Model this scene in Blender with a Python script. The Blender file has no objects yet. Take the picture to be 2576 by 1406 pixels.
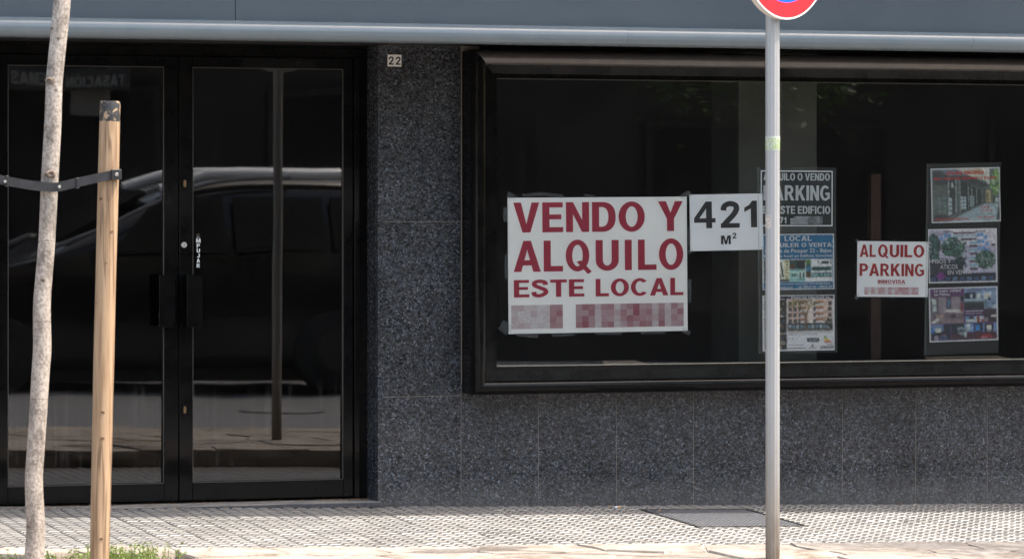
import bpy, bmesh, math, random
from mathutils import Vector, Matrix
R = random.Random(7)
SC = bpy.context.scene
COL = SC.collection

# ---------------------------------------------------------------- camera, sky, sun, exposure
TH = math.radians(18.8); FPX = 9600.0; CX = 1288.0; HY = 542.0; DIST = 19.67
EYE = (1272.3 - HY) * DIST / FPX
CAM = Vector((-DIST * math.sin(TH), -DIST * math.cos(TH), EYE))
cd = bpy.data.cameras.new('camera'); cam = bpy.data.objects.new('camera', cd); COL.objects.link(cam)
cam.location = CAM; cam.rotation_euler = (math.pi / 2, 0, -TH)
cd.sensor_width = 36; cd.sensor_fit = 'HORIZONTAL'; cd.lens = 36 * FPX / 2576
cd.shift_y = -(703 - HY) / 2576; cd.clip_end = 2000
cd.dof.use_dof = True; cd.dof.focus_distance = 19.0; cd.dof.aperture_fstop = 7.0
SC.camera = cam
SUNV = Vector((0.47, -0.245, 1.0)).normalized()          # towards the sun
w = bpy.data.worlds.new('World'); SC.world = w; w.use_nodes = True
nt = w.node_tree; nt.nodes.clear()
sky = nt.nodes.new('ShaderNodeTexSky'); sky.sky_type = 'NISHITA'; sky.sun_disc = False
sky.air_density = 1.4; sky.dust_density = 5.0; sky.sun_elevation = math.asin(SUNV.z); sky.sun_rotation = math.atan2(SUNV.x, SUNV.y)
bg = nt.nodes.new('ShaderNodeBackground'); bg.inputs[1].default_value = 0.15
wo = nt.nodes.new('ShaderNodeOutputWorld')
nt.links.new(sky.outputs[0], bg.inputs[0]); nt.links.new(bg.outputs[0], wo.inputs[0])
sl = bpy.data.lights.new('sun', 'SUN'); sun = bpy.data.objects.new('sun', sl); COL.objects.link(sun)
sl.energy = 2.0; sl.angle = math.radians(0.53); sl.color = (1.0, 0.955, 0.89)
sun.rotation_euler = SUNV.to_track_quat('Z', 'Y').to_euler(); sun.location = (4, -8, 12)
SC.view_settings.view_transform = 'Standard'; SC.view_settings.look = 'None'
SC.view_settings.exposure = 1.75; SC.view_settings.gamma = 1.0; SC.view_settings.use_curve_mapping = False
SC.cycles.max_bounces = 8; SC.cycles.transparent_max_bounces = 16

# ---------------------------------------------------------------- helpers
def ray(x, y):
    c, s = math.cos(TH), math.sin(TH); a = (x - CX) / FPX; b = (HY - y) / FPX
    return Vector((s + a * c, c - a * s, b))
def P(x, y, Y):
    d = ray(x, y); return CAM + d * ((Y - CAM.y) / d.y)
def PX(x, Y=0.0): return P(x, 600, Y).x
_pa, _pb = P(962, 1273, 0), P(2576, 1264.5, 0)
GB = (_pb.z - _pa.z) / (_pb.x - _pa.x); GA = _pa.z - GB * _pa.x; GS = 0.035
def gz(X, Y): return GA + GB * X + GS * max(Y, -1.8) - 0.004 * min(0, max(Y, -3.6) + 1.8)
def PG(x, y, dz=0.0):
    d = ray(x, y); n = Vector((-GB, -GS, 1.0)); return CAM + d * ((GA + dz - n.dot(CAM)) / n.dot(d))
def lin(c):
    c = c / 255.0; return c / 12.92 if c <= 0.04045 else ((c + 0.055) / 1.055) ** 2.4
def hx(s): return (lin(int(s[0:2], 16)), lin(int(s[2:4], 16)), lin(int(s[4:6], 16)), 1.0)

def tag(o, label=None, cat=None, group=None, kind=None):
    if label: o['label'] = label
    if cat: o['category'] = cat
    if group: o['group'] = group
    if kind: o['kind'] = kind
    return o
def empty(name, loc, label=None, cat=None, group=None, kind=None):
    o = bpy.data.objects.new(name, None); COL.objects.link(o); o.location = loc
    o.empty_display_size = 0.1
    return tag(o, label, cat, group, kind)
def parent(o, p):
    if p is None: return
    o.parent = p
    m = Matrix.Identity(4); q = p
    while q is not None:
        m = q.matrix_basis @ m if q is p else q.matrix_basis @ q_inv(q) @ m
        q = q.parent
    o.matrix_parent_inverse = m.inverted()
def q_inv(q): return Matrix.Identity(4)
def obj(name, mesh, mat, par=None):
    o = bpy.data.objects.new(name, mesh); COL.objects.link(o)
    if mat and not mesh.materials:
        for m_ in (mat if isinstance(mat, (list, tuple)) else [mat]): mesh.materials.append(m_)
    if par is not None:
        o.parent = par
        wm = Matrix.Translation(par.get('_w', (0, 0, 0)) if '_w' in par else Vector(par.location)) if par.type == 'EMPTY' else Matrix.Identity(4)
        o.matrix_parent_inverse = wm.inverted()
    return o

class MB:
    def __init__(s): s.v = []; s.f = []; s.c = []
    def add(s, vs, fs, col=None):
        n = len(s.v); s.v += [tuple(q) for q in vs]; s.f += [tuple(n + i for i in f) for f in fs]; s.c += [col] * len(fs); return s
    def box(s, x0, x1, y0, y1, z0, z1, col=None):
        v = [(x0, y0, z0), (x1, y0, z0), (x1, y1, z0), (x0, y1, z0), (x0, y0, z1), (x1, y0, z1), (x1, y1, z1), (x0, y1, z1)]
        return s.add(v, [(3, 2, 1, 0), (4, 5, 6, 7), (0, 1, 5, 4), (1, 2, 6, 5), (2, 3, 7, 6), (3, 0, 4, 7)], col)
    def prism(s, poly, off, col=None):
        n = len(poly); a = [Vector(q) for q in poly]; b = [q + Vector(off) for q in a]
        return s.add(a + b, [tuple(range(n))[::-1], tuple(range(n, 2 * n))] + [(i, (i + 1) % n, n + (i + 1) % n, n + i) for i in range(n)], col)
    def tube(s, pts, rad, n=10, cap=True, ph=0.0, prof=None):
        pts = [Vector(q) for q in pts]; rings = []
        for i, q in enumerate(pts):
            t = (pts[min(i + 1, len(pts) - 1)] - pts[max(i - 1, 0)]).normalized()
            u = t.cross(Vector((0, 1, 0))); u = t.cross(Vector((1, 0, 0))) if u.length < 0.2 else u; u.normalize(); v_ = t.cross(u)
            r = rad[i] if isinstance(rad, (list, tuple)) else rad
            rings.append([q + (u * math.cos(ph + 2 * math.pi * k / n) + v_ * math.sin(ph + 2 * math.pi * k / n)) * r * (prof[k] if prof else 1) for k in range(n)])
        vs = [q for rg in rings for q in rg]; m = len(rings)
        fs = [(i * n + k, i * n + (k + 1) % n, (i + 1) * n + (k + 1) % n, (i + 1) * n + k) for i in range(m - 1) for k in range(n)]
        if cap: fs += [tuple(range(n))[::-1], tuple((m - 1) * n + k for k in range(n))]
        return s.add(vs, fs)
    def build(s, name, mat, par=None, smooth=False, bevel=0, seg=1, attr=False):
        me = bpy.data.meshes.new(name); me.from_pydata(s.v, [], s.f); me.update()
        if attr:
            ca = me.color_attributes.new('Col', 'FLOAT_COLOR', 'CORNER'); k = 0
            for pi, p in enumerate(me.polygons):
                for li in p.loop_indices: ca.data[li].color = s.c[pi] or (1, 1, 1, 1)
        bm = bmesh.new(); bm.from_mesh(me)
        if bevel: bmesh.ops.bevel(bm, geom=list(bm.edges), offset=bevel, segments=seg, affect='EDGES', profile=0.5)
        if not attr: bmesh.ops.recalc_face_normals(bm, faces=bm.faces)
        bm.to_mesh(me); bm.free()
        if smooth:
            for p in me.polygons: p.use_smooth = True
            if smooth != 'all': 
                try: me.set_sharp_from_angle(angle=math.radians(38))
                except Exception: pass
        return obj(name, me, mat, par)

# ---------------------------------------------------------------- materials
def newmat(name):
    m = bpy.data.materials.new(name); m.use_nodes = True; t = m.node_tree; b = t.nodes['Principled BSDF']
    return m, t, b
def nd(t, typ, **kw):
    n = t.nodes.new(typ)
    for k, v in kw.items(): setattr(n, k, v)
    return n
def lk(t, a, b): t.links.new(a, b)
def plain(name, col, rough=0.5, metal=0.0, spec=0.5, coat=0.0):
    m, t, b = newmat(name); b.inputs['Base Color'].default_value = (*col[:3], 1); b.inputs['Roughness'].default_value = rough
    b.inputs['Metallic'].default_value = metal; b.inputs['Specular IOR Level'].default_value = spec; b.inputs['Coat Weight'].default_value = coat
    b.inputs['Coat Roughness'].default_value = 0.05
    return m
def posn(t, scale=(1, 1, 1)):
    g = nd(t, 'ShaderNodeNewGeometry'); mp = nd(t, 'ShaderNodeMapping'); mp.inputs['Scale'].default_value = scale
    lk(t, g.outputs['Position'], mp.inputs['Vector']); return mp.outputs['Vector']
def noise(t, vec, scale, detail=4, rough=0.55, dist=0.0):
    n = nd(t, 'ShaderNodeTexNoise'); n.inputs['Scale'].default_value = scale; n.inputs['Detail'].default_value = detail
    n.inputs['Roughness'].default_value = rough; n.inputs['Distortion'].default_value = dist
    lk(t, vec, n.inputs['Vector']); return n.outputs['Fac']
def ramp(t, fac, stops, interp='LINEAR'):
    r = nd(t, 'ShaderNodeValToRGB'); e = r.color_ramp; e.interpolation = interp
    while len(e.elements) < len(stops): e.elements.new(0.5)
    for el, (p, c) in zip(e.elements, stops):
        el.position = p; el.color = c if len(c) == 4 else (*c, 1)
    lk(t, fac, r.inputs['Fac']); return r.outputs['Color']
def mixc(t, fac, a, b, mode='MIX'):
    m = nd(t, 'ShaderNodeMix', data_type='RGBA', blend_type=mode)
    for s_, v in ((m.inputs[0], fac), (m.inputs[6], a), (m.inputs[7], b)):
        if hasattr(v, 'is_output'): lk(t, v, s_)
        elif isinstance(v, (int, float)): s_.default_value = v
        else: s_.default_value = (*v[:3], 1)
    return m.outputs[2]
def bump(t, b, h, strength=0.3, dist=0.002):
    n = nd(t, 'ShaderNodeBump'); n.inputs['Strength'].default_value = strength; n.inputs['Distance'].default_value = dist
    lk(t, h, n.inputs['Height']); lk(t, n.outputs['Normal'], b.inputs['Normal'])
def mottled(name, c1, c2, scale, rough=0.7, bmp=0.3, bd=0.002, scl=(1, 1, 1), detail=5, spec=0.4, metal=0.0, lo=0.35, hi=0.65, rvar=0.0):
    m, t, b = newmat(name); v = posn(t, scl); n = noise(t, v, scale, detail)
    c = ramp(t, n, [(lo, c1), (hi, c2)])
    if rvar:
        oi = nd(t, 'ShaderNodeObjectInfo'); k = ramp(t, oi.outputs['Random'], [(0, (1 - rvar,) * 3), (1, (1 + rvar,) * 3)])
        c = mixc(t, 1.0, c, k, 'MULTIPLY')
    lk(t, c, b.inputs['Base Color']); b.inputs['Roughness'].default_value = rough
    b.inputs['Specular IOR Level'].default_value = spec; b.inputs['Metallic'].default_value = metal
    if bmp: bump(t, b, noise(t, v, scale * 3, 6), bmp, bd)
    return m

def m_granite():
    m, t, b = newmat('granite'); v = posn(t)
    oi = nd(t, 'ShaderNodeObjectInfo')
    sh = nd(t, 'ShaderNodeVectorMath', operation='SCALE'); cmb = nd(t, 'ShaderNodeCombineXYZ')
    for i in range(3): lk(t, oi.outputs['Random'], cmb.inputs[i])
    lk(t, cmb.outputs[0], sh.inputs[0]); sh.inputs['Scale'].default_value = 37.0
    ad = nd(t, 'ShaderNodeVectorMath', operation='ADD'); lk(t, v, ad.inputs[0]); lk(t, sh.outputs[0], ad.inputs[1])
    nz = nd(t, 'ShaderNodeTexNoise'); nz.inputs['Scale'].default_value = 60; nz.inputs['Detail'].default_value = 3; lk(t, ad.outputs[0], nz.inputs['Vector'])
    ds = nd(t, 'ShaderNodeVectorMath', operation='SCALE'); lk(t, nz.outputs['Color'], ds.inputs[0]); ds.inputs['Scale'].default_value = 0.022
    a2 = nd(t, 'ShaderNodeVectorMath', operation='ADD'); lk(t, ad.outputs[0], a2.inputs[0]); lk(t, ds.outputs[0], a2.inputs[1])
    def voro(sc, feat='F1'):
        x = nd(t, 'ShaderNodeTexVoronoi', feature=feat); x.inputs['Scale'].default_value = sc; lk(t, a2.outputs[0], x.inputs['Vector']); return x
    v1, v2, v3 = voro(115), voro(260), voro(115, 'DISTANCE_TO_EDGE')
    s1 = nd(t, 'ShaderNodeSeparateColor'); lk(t, v1.outputs['Color'], s1.inputs[0])
    s2 = nd(t, 'ShaderNodeSeparateColor'); lk(t, v2.outputs['Color'], s2.inputs[0])
    c1 = ramp(t, s1.outputs[0], [(0, (.015, .0154, .0163)), (.22, (.035, .0357, .0375)), (.55, (.058, .0595, .0632)), (.85, (.083, .0862, .0925)), (1, (.145, .152, .167))])
    hue = ramp(t, s1.outputs[1], [(0, (1.12, .99, .88)), (.25, (1, 1, 1)), (.85, (.97, 1.0, 1.04)), (1, (.82, 1.0, 1.22))])
    c = mixc(t, 1.0, c1, hue, 'MULTIPLY')
    c2 = ramp(t, s2.outputs[0], [(0, (.25,) * 3), (.5, (.9,) * 3), (1, (1.5,) * 3)])
    c = mixc(t, 0.75, c, c2, 'MULTIPLY')
    ed = ramp(t, v3.outputs['Distance'], [(0, (.3,) * 3), (.16, (1,) * 3)])
    c = mixc(t, 0.55, c, ed, 'MULTIPLY')
    big = ramp(t, noise(t, ad.outputs[0], 2.2, 3), [(.3, (.78,) * 3), (.7, (1.2,) * 3)])
    c = mixc(t, 1.0, c, big, 'MULTIPLY')
    lk(t, c, b.inputs['Base Color'])
    g = nd(t, 'ShaderNodeNewGeometry'); sp = nd(t, 'ShaderNodeSeparateXYZ'); lk(t, g.outputs['Position'], sp.inputs[0])
    du = noise(t, v, 9, 5); hz = nd(t, 'ShaderNodeMath', operation='MULTIPLY_ADD'); lk(t, du, hz.inputs[0]); hz.inputs[1].default_value = .22; lk(t, sp.outputs['Z'], hz.inputs[2])
    dm = ramp(t, hz.outputs[0], [(.06, (.42,) * 3), (.26, (0,) * 3)]); c = mixc(t, dm, c, (.13, .125, .118)); lk(t, c, b.inputs['Base Color'])
    rr = ramp(t, s1.outputs[2], [(0, (.07,) * 3), (1, (.20,) * 3)]); lk(t, rr, b.inputs['Roughness'])
    b.inputs['Specular IOR Level'].default_value = 0.33
    bump(t, b, s1.outputs[0], 0.06, 0.0006)
    return m
GRANITE = m_granite()
GRANITE_EDGE = mottled('granite_edge', (.02, .021, .024), (.065, .068, .075), 90, 0.4, 0.2, 0.001)

def m_black():
    m, t, b = newmat('black_aluminium'); v = posn(t)
    n = noise(t, v, 9, 4); c = ramp(t, n, [(.4, (.004, .0039, .0039)), (.75, (.007, .0068, .0066))])
    sc = noise(t, posn(t, (1, 1, .2)), 420, 2); sk = ramp(t, sc, [(.75, (0,) * 3), (.80, (.018,) * 3)])
    c = mixc(t, 1.0, c, sk, 'ADD'); lk(t, c, b.inputs['Base Color'])
    r = ramp(t, n, [(.3, (.05,) * 3), (.7, (.12,) * 3)]); lk(t, r, b.inputs['Roughness']); b.inputs['Specular IOR Level'].default_value = 0.16
    return m
BLACK = m_black()
BAR_SHEEN = mottled('painted_bar_sheen', (.125, .115, .108), (.15, .138, .13), 14, 0.30, 0.05, 0.0004, (1, 1, 1), spec=0.5, metal=0.55)  # reflected light put into the colour of the black top bar
GASKET = plain('gasket_trim', (.045, .040, .032), 0.5)
PUTTY = plain('pale_glazing_bead', (.30, .26, .20), 0.55)
FASCIA = mottled('fascia_paint', (.046, .064, .081), (.055, .073, .090), 3, 0.42, 0.10, 0.002, (1, 1, 1.5), spec=0.45)
TUBE = mottled('tube_paint', (.115, .142, .160), (.130, .156, .172), 6, 0.20, 0.05, 0.001, spec=0.5)
SOFFIT = plain('dark_soffit_paint', (.010, .009, .009), 0.6)
PLASTER = mottled('cream_plaster', (.42, .38, .32), (.50, .46, .39), 2, 0.9)
JOINT = plain('joint_mortar', (.20, .165, .13), 0.9)
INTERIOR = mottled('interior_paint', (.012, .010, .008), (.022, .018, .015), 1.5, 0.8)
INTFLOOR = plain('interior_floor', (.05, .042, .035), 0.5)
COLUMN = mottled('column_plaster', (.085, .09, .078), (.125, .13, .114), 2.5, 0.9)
BROWNWOOD = mottled('brown_wood', (.045, .02, .012), (.075, .035, .02), 10, 0.6, scl=(8, 8, 1))
CARD = mottled('cardboard', (.42, .30, .19), (.50, .37, .24), 20, 0.85, 0.1)
STEEL = plain('lock_steel', (.55, .52, .48), 0.32, 0.9)
BRASS = plain('brass', (.16, .10, .05), 0.45, 0.8)
WHITEVINYL = plain('white_vinyl', (.68, .70, .69), 0.5)
INKBLACK = plain('black_ink', (.018, .018, .019), 0.5)
INKRED = plain('crimson_ink', hx('9c1433'), 0.5)
INKBRICK = plain('brick_red_ink', hx('9c1d20'), 0.5)
PAPER = mottled('white_paper', (.80, .82, .81), (.86, .87, .86), 8, 0.6, 0.05, 0.0005)
BOARD = mottled('white_board', (.83, .82, .77), (.88, .875, .83), 3, 0.4, 0.0)
TAPE = None

def m_glass(name, tint, dirt, ior=1.5, streak=False):
    m = bpy.data.materials.new(name); m.use_nodes = True; t = m.node_tree; t.nodes.clear()
    out = nd(t, 'ShaderNodeOutputMaterial'); tr = nd(t, 'ShaderNodeBsdfTransparent'); tr.inputs[0].default_value = (*tint, 1)
    gl = nd(t, 'ShaderNodeBsdfGlossy'); gl.inputs['Roughness'].default_value = 0.012; gl.inputs[0].default_value = (1, 1, 1, 1)
    fr = nd(t, 'ShaderNodeFresnel'); fr.inputs[0].default_value = ior
    wob = noise(t, posn(t), 1.3, 1); bp = nd(t, 'ShaderNodeBump'); bp.inputs['Strength'].default_value = 0.035; bp.inputs['Distance'].default_value = 0.02
    lk(t, wob, bp.inputs['Height']); lk(t, bp.outputs[0], gl.inputs['Normal'])
    mx = nd(t, 'ShaderNodeMixShader'); lk(t, fr.outputs[0], mx.inputs[0]); lk(t, tr.outputs[0], mx.inputs[1]); lk(t, gl.outputs[0], mx.inputs[2])
    df = nd(t, 'ShaderNodeBsdfDiffuse'); df.inputs[0].default_value = (.55, .52, .48, 1)
    n1 = noise(t, posn(t), 260, 2); spk = ramp(t, n1, [(.66, (0,) * 3), (.80, (1,) * 3)])
    n2 = noise(t, posn(t), 3.0, 5); cl = ramp(t, n2, [(.30, (.15,) * 3), (.75, (1.0,) * 3)])
    d1 = mixc(t, 1.0, spk, (dirt * 4,) * 3, 'MULTIPLY'); d2 = mixc(t, 1.0, cl, (dirt,) * 3, 'MULTIPLY'); d = mixc(t, 1.0, d1, d2, 'ADD')
    if streak == 'window':
        st = ramp(t, noise(t, posn(t, (1, 1, .06)), 16, 4, .6), [(.58, (0,) * 3), (.74, (1,) * 3)]); s2 = mixc(t, 1.0, st, cl, 'MULTIPLY'); s2 = mixc(t, 1.0, s2, (dirt * 2.2,) * 3, 'MULTIPLY'); d = mixc(t, 1.0, d, s2, 'ADD')
    elif streak:
        g = nd(t, 'ShaderNodeNewGeometry'); sp = nd(t, 'ShaderNodeSeparateXYZ'); lk(t, g.outputs['Position'], sp.inputs[0])
        st = ramp(t, noise(t, posn(t, (1, 1, .03)), 34, 3), [(.55, (0,) * 3), (.68, (1,) * 3)])
        hm = ramp(t, sp.outputs['Z'], [(.12, (.5,) * 3), (.55, (1,) * 3), (.66, (0,) * 3)])
        s2 = mixc(t, 1.0, st, hm, 'MULTIPLY'); s2 = mixc(t, 1.0, s2, (dirt * 11,) * 3, 'MULTIPLY'); d = mixc(t, 1.0, d, s2, 'ADD')
    m2 = nd(t, 'ShaderNodeMixShader'); lk(t, d, m2.inputs[0]); lk(t, mx.outputs[0], m2.inputs[1]); lk(t, df.outputs[0], m2.inputs[2])
    lk(t, m2.outputs[0], out.inputs['Surface']); return m
GLASS_WIN = m_glass('window_glass', (.985, .985, .98), 0.0045, 1.5, 'window')
GLASS_DOOR = m_glass('tinted_door_glass', (.42, .40, .37), 0.005, 1.74, True)
def m_clear(name, col, fac, rough=0.25):
    m = bpy.data.materials.new(name); m.use_nodes = True; t = m.node_tree; t.nodes.clear()
    out = nd(t, 'ShaderNodeOutputMaterial'); tr = nd(t, 'ShaderNodeBsdfTransparent'); df = nd(t, 'ShaderNodeBsdfPrincipled')
    df.inputs['Base Color'].default_value = (*col, 1); df.inputs['Roughness'].default_value = rough
    mx = nd(t, 'ShaderNodeMixShader'); mx.inputs[0].default_value = fac
    lk(t, tr.outputs[0], mx.inputs[1]); lk(t, df.outputs[0], mx.inputs[2]); lk(t, mx.outputs[0], out.inputs['Surface']); return m
SLEEVE = m_clear('clear_sleeve', (.30, .32, .30), 0.09)
TAPE = m_clear('clear_tape', (.62, .65, .64), 0.065)
def m_attr(name, rough=0.45):
    m, t, b = newmat(name); a = nd(t, 'ShaderNodeVertexColor', layer_name='Col'); gr = ramp(t, noise(t, posn(t), 130, 6, .7), [(.3, (.72,) * 3), (.7, (1.25,) * 3)]); lk(t, mixc(t, .8, a.outputs[0], gr, 'MULTIPLY'), b.inputs['Base Color']); b.inputs['Roughness'].default_value = rough; return m
PRINT = m_attr('printed_colours')

def m_tile():
    m, t, b = newmat('concrete_tile'); v = posn(t)
    c = ramp(t, noise(t, v, 5, 5), [(.3, (.148, .138, .127)), (.7, (.196, .185, .171))])
    f = ramp(t, noise(t, v, 300, 3), [(.3, (.82,) * 3), (.7, (1.12,) * 3)]); c = mixc(t, 1.0, c, f, 'MULTIPLY')
    st = ramp(t, noise(t, v, 1.6, 6, .65), [(.35, (.80, .79, .78)), (.55, (1, 1, 1))]); c = mixc(t, 1.0, c, st, 'MULTIPLY')
    oi = nd(t, 'ShaderNodeObjectInfo'); k = ramp(t, oi.outputs['Random'], [(0, (.84, .84, .86)), (.5, (1.0, .99, .97)), (1, (1.10, 1.10, 1.10))]); c = mixc(t, 1.0, c, k, 'MULTIPLY')
    lk(t, c, b.inputs['Base Color']); b.inputs['Roughness'].default_value = 0.40; b.inputs['Specular IOR Level'].default_value = 0.55
    bump(t, b, noise(t, v, 350, 3), 0.2, 0.0008); return m
TILE = m_tile()
BED = mottled('grout_bed', (.13, .12, .11), (.19, .178, .163), 30, 0.95)
def m_stone():
    m, t, b = newmat('sandstone'); v = posn(t)
    c = ramp(t, noise(t, v, 7, 6, 0.6, 0.4), [(.30, (.16, .125, .09)), (.46, (.265, .225, .185)), (.72, (.36, .325, .285))])
    d = ramp(t, noise(t, posn(t, (1, 1, 1)), 26, 6, 0.7, 1.2), [(.30, (.45, .38, .31)), (.42, (1, 1, 1))]); c = mixc(t, 0.8, c, d, 'MULTIPLY')
    oi = nd(t, 'ShaderNodeObjectInfo'); k = ramp(t, oi.outputs['Random'], [(0, (.86, .83, .79)), (1, (1.1, 1.1, 1.1))]); c = mixc(t, 1.0, c, k, 'MULTIPLY')
    lk(t, c, b.inputs['Base Color']); b.inputs['Roughness'].default_value = 0.85
    bump(t, b, noise(t, v, 40, 6, 0.65), 0.7, 0.01); return m
STONE = m_stone()
MORTAR = mottled('verge_mortar', (.22, .185, .15), (.32, .28, .235), 14, 0.95, 0.6, 0.008)
RUST_STONE = mottled('reddish_stone', (.36, .22, .13), (.55, .42, .30), 18, 0.9, 0.8, 0.01)
SOIL = mottled('dry_soil', (.20, .145, .10), (.36, .28, .20), 18, 0.95, 0.9, 0.01)
ASPHALT = mottled('asphalt', (.125, .125, .128), (.17, .168, .166), 40, 0.85, 0.6, 0.003)
GROUND = mottled('far_ground', (.24, .22, .19), (.32, .30, .26), 0.4, 0.95, 0)
STEELCOVER = mottled('steel_cover', (.045, .045, .05), (.085, .085, .09), 30, 0.66, 0.2, 0.001, metal=0.0)
IRON = mottled('cast_iron', (.05, .048, .045), (.09, .085, .08), 20, 0.5, 0.3, metal=0.6)
def m_bark():
    m, t, b = newmat('pale_bark'); v = posn(t, (1, 1, .55))
    c = ramp(t, noise(t, v, 16, 6, 0.65), [(.32, (.15, .13, .112)), (.47, (.34, .295, .25)), (.7, (.47, .415, .355))])
    sp = ramp(t, noise(t, posn(t, (1, 1, .8)), 95, 5, 0.7), [(.42, (.42, .38, .36)), (.56, (1, 1, 1))]); c = mixc(t, 0.75, c, sp, 'MULTIPLY')
    ln = ramp(t, noise(t, posn(t, (.35, .35, 3)), 30, 3, 0.5), [(.30, (.55, .5, .46)), (.38, (1, 1, 1))]); c = mixc(t, 0.7, c, ln, 'MULTIPLY')
    lk(t, c, b.inputs['Base Color']); b.inputs['Roughness'].default_value = 0.85
    bump(t, b, noise(t, v, 60, 6, 0.65), 0.5, 0.003); return m
BARK = m_bark()
WOODKNOT = mottled('pine_knot', (.09, .05, .025), (.26, .16, .085), 90, 0.8, 0.4, 0.002)
KNOT = mottled('dark_knot', (.10, .075, .055), (.24, .18, .14), 60, 0.9, 0.8, 0.004)
def m_wood():
    m, t, b = newmat('pine_stake'); v = posn(t, (1, 1, .06))
    c = ramp(t, noise(t, v, 42, 5, 0.6), [(.28, (.19, .112, .058)), (.5, (.33, .217, .125)), (.75, (.42, .293, .18))])
    wv = nd(t, 'ShaderNodeTexWave', wave_type='RINGS', rings_direction='X'); wv.inputs['Scale'].default_value = 24; wv.inputs['Distortion'].default_value = 7; wv.inputs['Detail'].default_value = 3
    lk(t, posn(t, (1, 1, .12)), wv.inputs['Vector']); gr = ramp(t, wv.outputs['Fac'], [(0, (.74, .68, .6)), (.6, (1, 1, 1))]); c = mixc(t, 0.6, c, gr, 'MULTIPLY')
    ck = ramp(t, noise(t, posn(t, (1, 1, .025)), 30, 2, 0.4), [(.478, (1, 1, 1)), (.495, (.16, .11, .08)), (.507, (.16, .11, .08)), (.524, (1, 1, 1))]); c = mixc(t, 0.6, c, ck, 'MULTIPLY')
    lk(t, c, b.inputs['Base Color']); b.inputs['Roughness'].default_value = 0.7
    bump(t, b, noise(t, v, 60, 4), 0.3, 0.002); return m
WOOD = m_wood()
def m_tar():
    m, t, b = newmat('tar_dipped_wood'); c = ramp(t, noise(t, posn(t), 28, 4, 0.6, 0.5), [(.53, (.012, .0125, .014)), (.60, (.30, .21, .12))])
    lk(t, c, b.inputs['Base Color']); b.inputs['Roughness'].default_value = 0.6; return m
TAR = m_tar()
RUBBER = mottled('black_rubber', (.012, .012, .013), (.024, .024, .026), 30, 0.45, 0.15, 0.001)
POLE = mottled('brushed_aluminium', (.62, .61, .60), (.72, .71, .70), 6, 0.38, 0.05, 0.0005, (1, 1, .2), metal=0.55)
def m_pole():
    m, t, b = newmat('weathered_aluminium'); g = nd(t, 'ShaderNodeNewGeometry'); sp = nd(t, 'ShaderNodeSeparateXYZ'); lk(t, g.outputs['Position'], sp.inputs[0])
    dz = noise(t, posn(t, (1, 1, .25)), 22, 4, 0.6)
    hz = nd(t, 'ShaderNodeMath', operation='MULTIPLY_ADD'); lk(t, dz, hz.inputs[0]); hz.inputs[1].default_value = 0.5; lk(t, sp.outputs['Z'], hz.inputs[2])
    grime = ramp(t, hz.outputs[0], [(.26, (.135, .10, .07)), (.52, (.265, .243, .217)), (.95, (.345, .342, .339))])
    dk = ramp(t, noise(t, posn(t, (1, 1, .6)), 55, 4, 0.65), [(.26, (.45, .4, .36)), (.34, (1, 1, 1))]); c = mixc(t, 0.6, grime, dk, 'MULTIPLY')
    lk(t, c, b.inputs['Base Color']); b.inputs['Roughness'].default_value = 0.42; b.inputs['Metallic'].default_value = 0.35; return m
POLE = m_pole()
SIGNBACK = plain('sign_rim_paint', (.55, .51, .46), 0.45)
SIGNRED = plain('sign_red', hx('f0202c'), 0.35); SIGNBLUE = plain('sign_blue', hx('0058d6'), 0.35); SIGNWHITE = plain('sign_white', (.80, .74, .68), 0.4)
STICKER = plain('sticker_paper', (.43, .45, .39), 0.6); STICKGREEN = plain('sticker_green', (.22, .33, .03), 0.6)
def m_leaf(name, a, c):
    m, t, b = newmat(name); col = ramp(t, noise(t, posn(t), 9, 2), [(.3, a), (.7, c)]); lk(t, col, b.inputs['Base Color']); b.inputs['Roughness'].default_value = 0.5
    b.inputs['Transmission Weight'].default_value = 0.0
    tl = nd(t, 'ShaderNodeBsdfTranslucent'); lk(t, col, tl.inputs[0]); mx = nd(t, 'ShaderNodeMixShader'); mx.inputs[0].default_value = 0.35
    lk(t, b.outputs[0], mx.inputs[1]); lk(t, tl.outputs[0], mx.inputs[2]); lk(t, mx.outputs[0], t.nodes['Material Output'].inputs[0]); return m
LEAF = m_leaf('tree_leaves', (.035, .075, .018), (.08, .13, .035)); WEED = m_leaf('weed_leaves', (.12, .18, .04), (.26, .31, .09))
DRYLEAF = mottled('dry_leaf', (.22, .10, .04), (.38, .20, .08), 60, 0.8)

# ---------------------------------------------------------------- ground, road, pavement, stone verge
XL, XR = -9.0, 9.0
D1, D2 = 2.95, 4.90          # stone verge from the facade
_ve = P(697, 1377, -D1)
def vz(X): return _ve.z + GB * (X - _ve.x)
ROADZ = lambda X: vz(X) - 0.15
mb = MB(); mb.add([(x, y, gz(0, -9) - 0.9 + GB * x) for x, y in ((-300, -300), (300, -300), (300, 300), (-300, 300))], [(0, 1, 2, 3)])
tag(mb.build('ground', GROUND), 'wide bare ground spreading out beyond the street', kind='structure')
def sheet(name, mat, x0, x1, y0, y1, zf, nx=2, ny=2):
    m = MB(); vs = [(x0 + (x1 - x0) * i / nx, y0 + (y1 - y0) * j / ny) for j in range(ny + 1) for i in range(nx + 1)]
    m.add([(x, y, zf(x, y)) for x, y in vs], [(j * (nx + 1) + i, j * (nx + 1) + i + 1, (j + 1) * (nx + 1) + i + 1, (j + 1) * (nx + 1) + i) for j in range(ny) for i in range(nx)])
    return m.build(name, mat)
road_o = sheet('road', ASPHALT, -40, 40, -13.3, -D2 + 0.05, lambda x, y: ROADZ(x) + 0.0)
tag(road_o, 'dark asphalt street, seen mirrored in the door glass', kind='structure')
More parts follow.
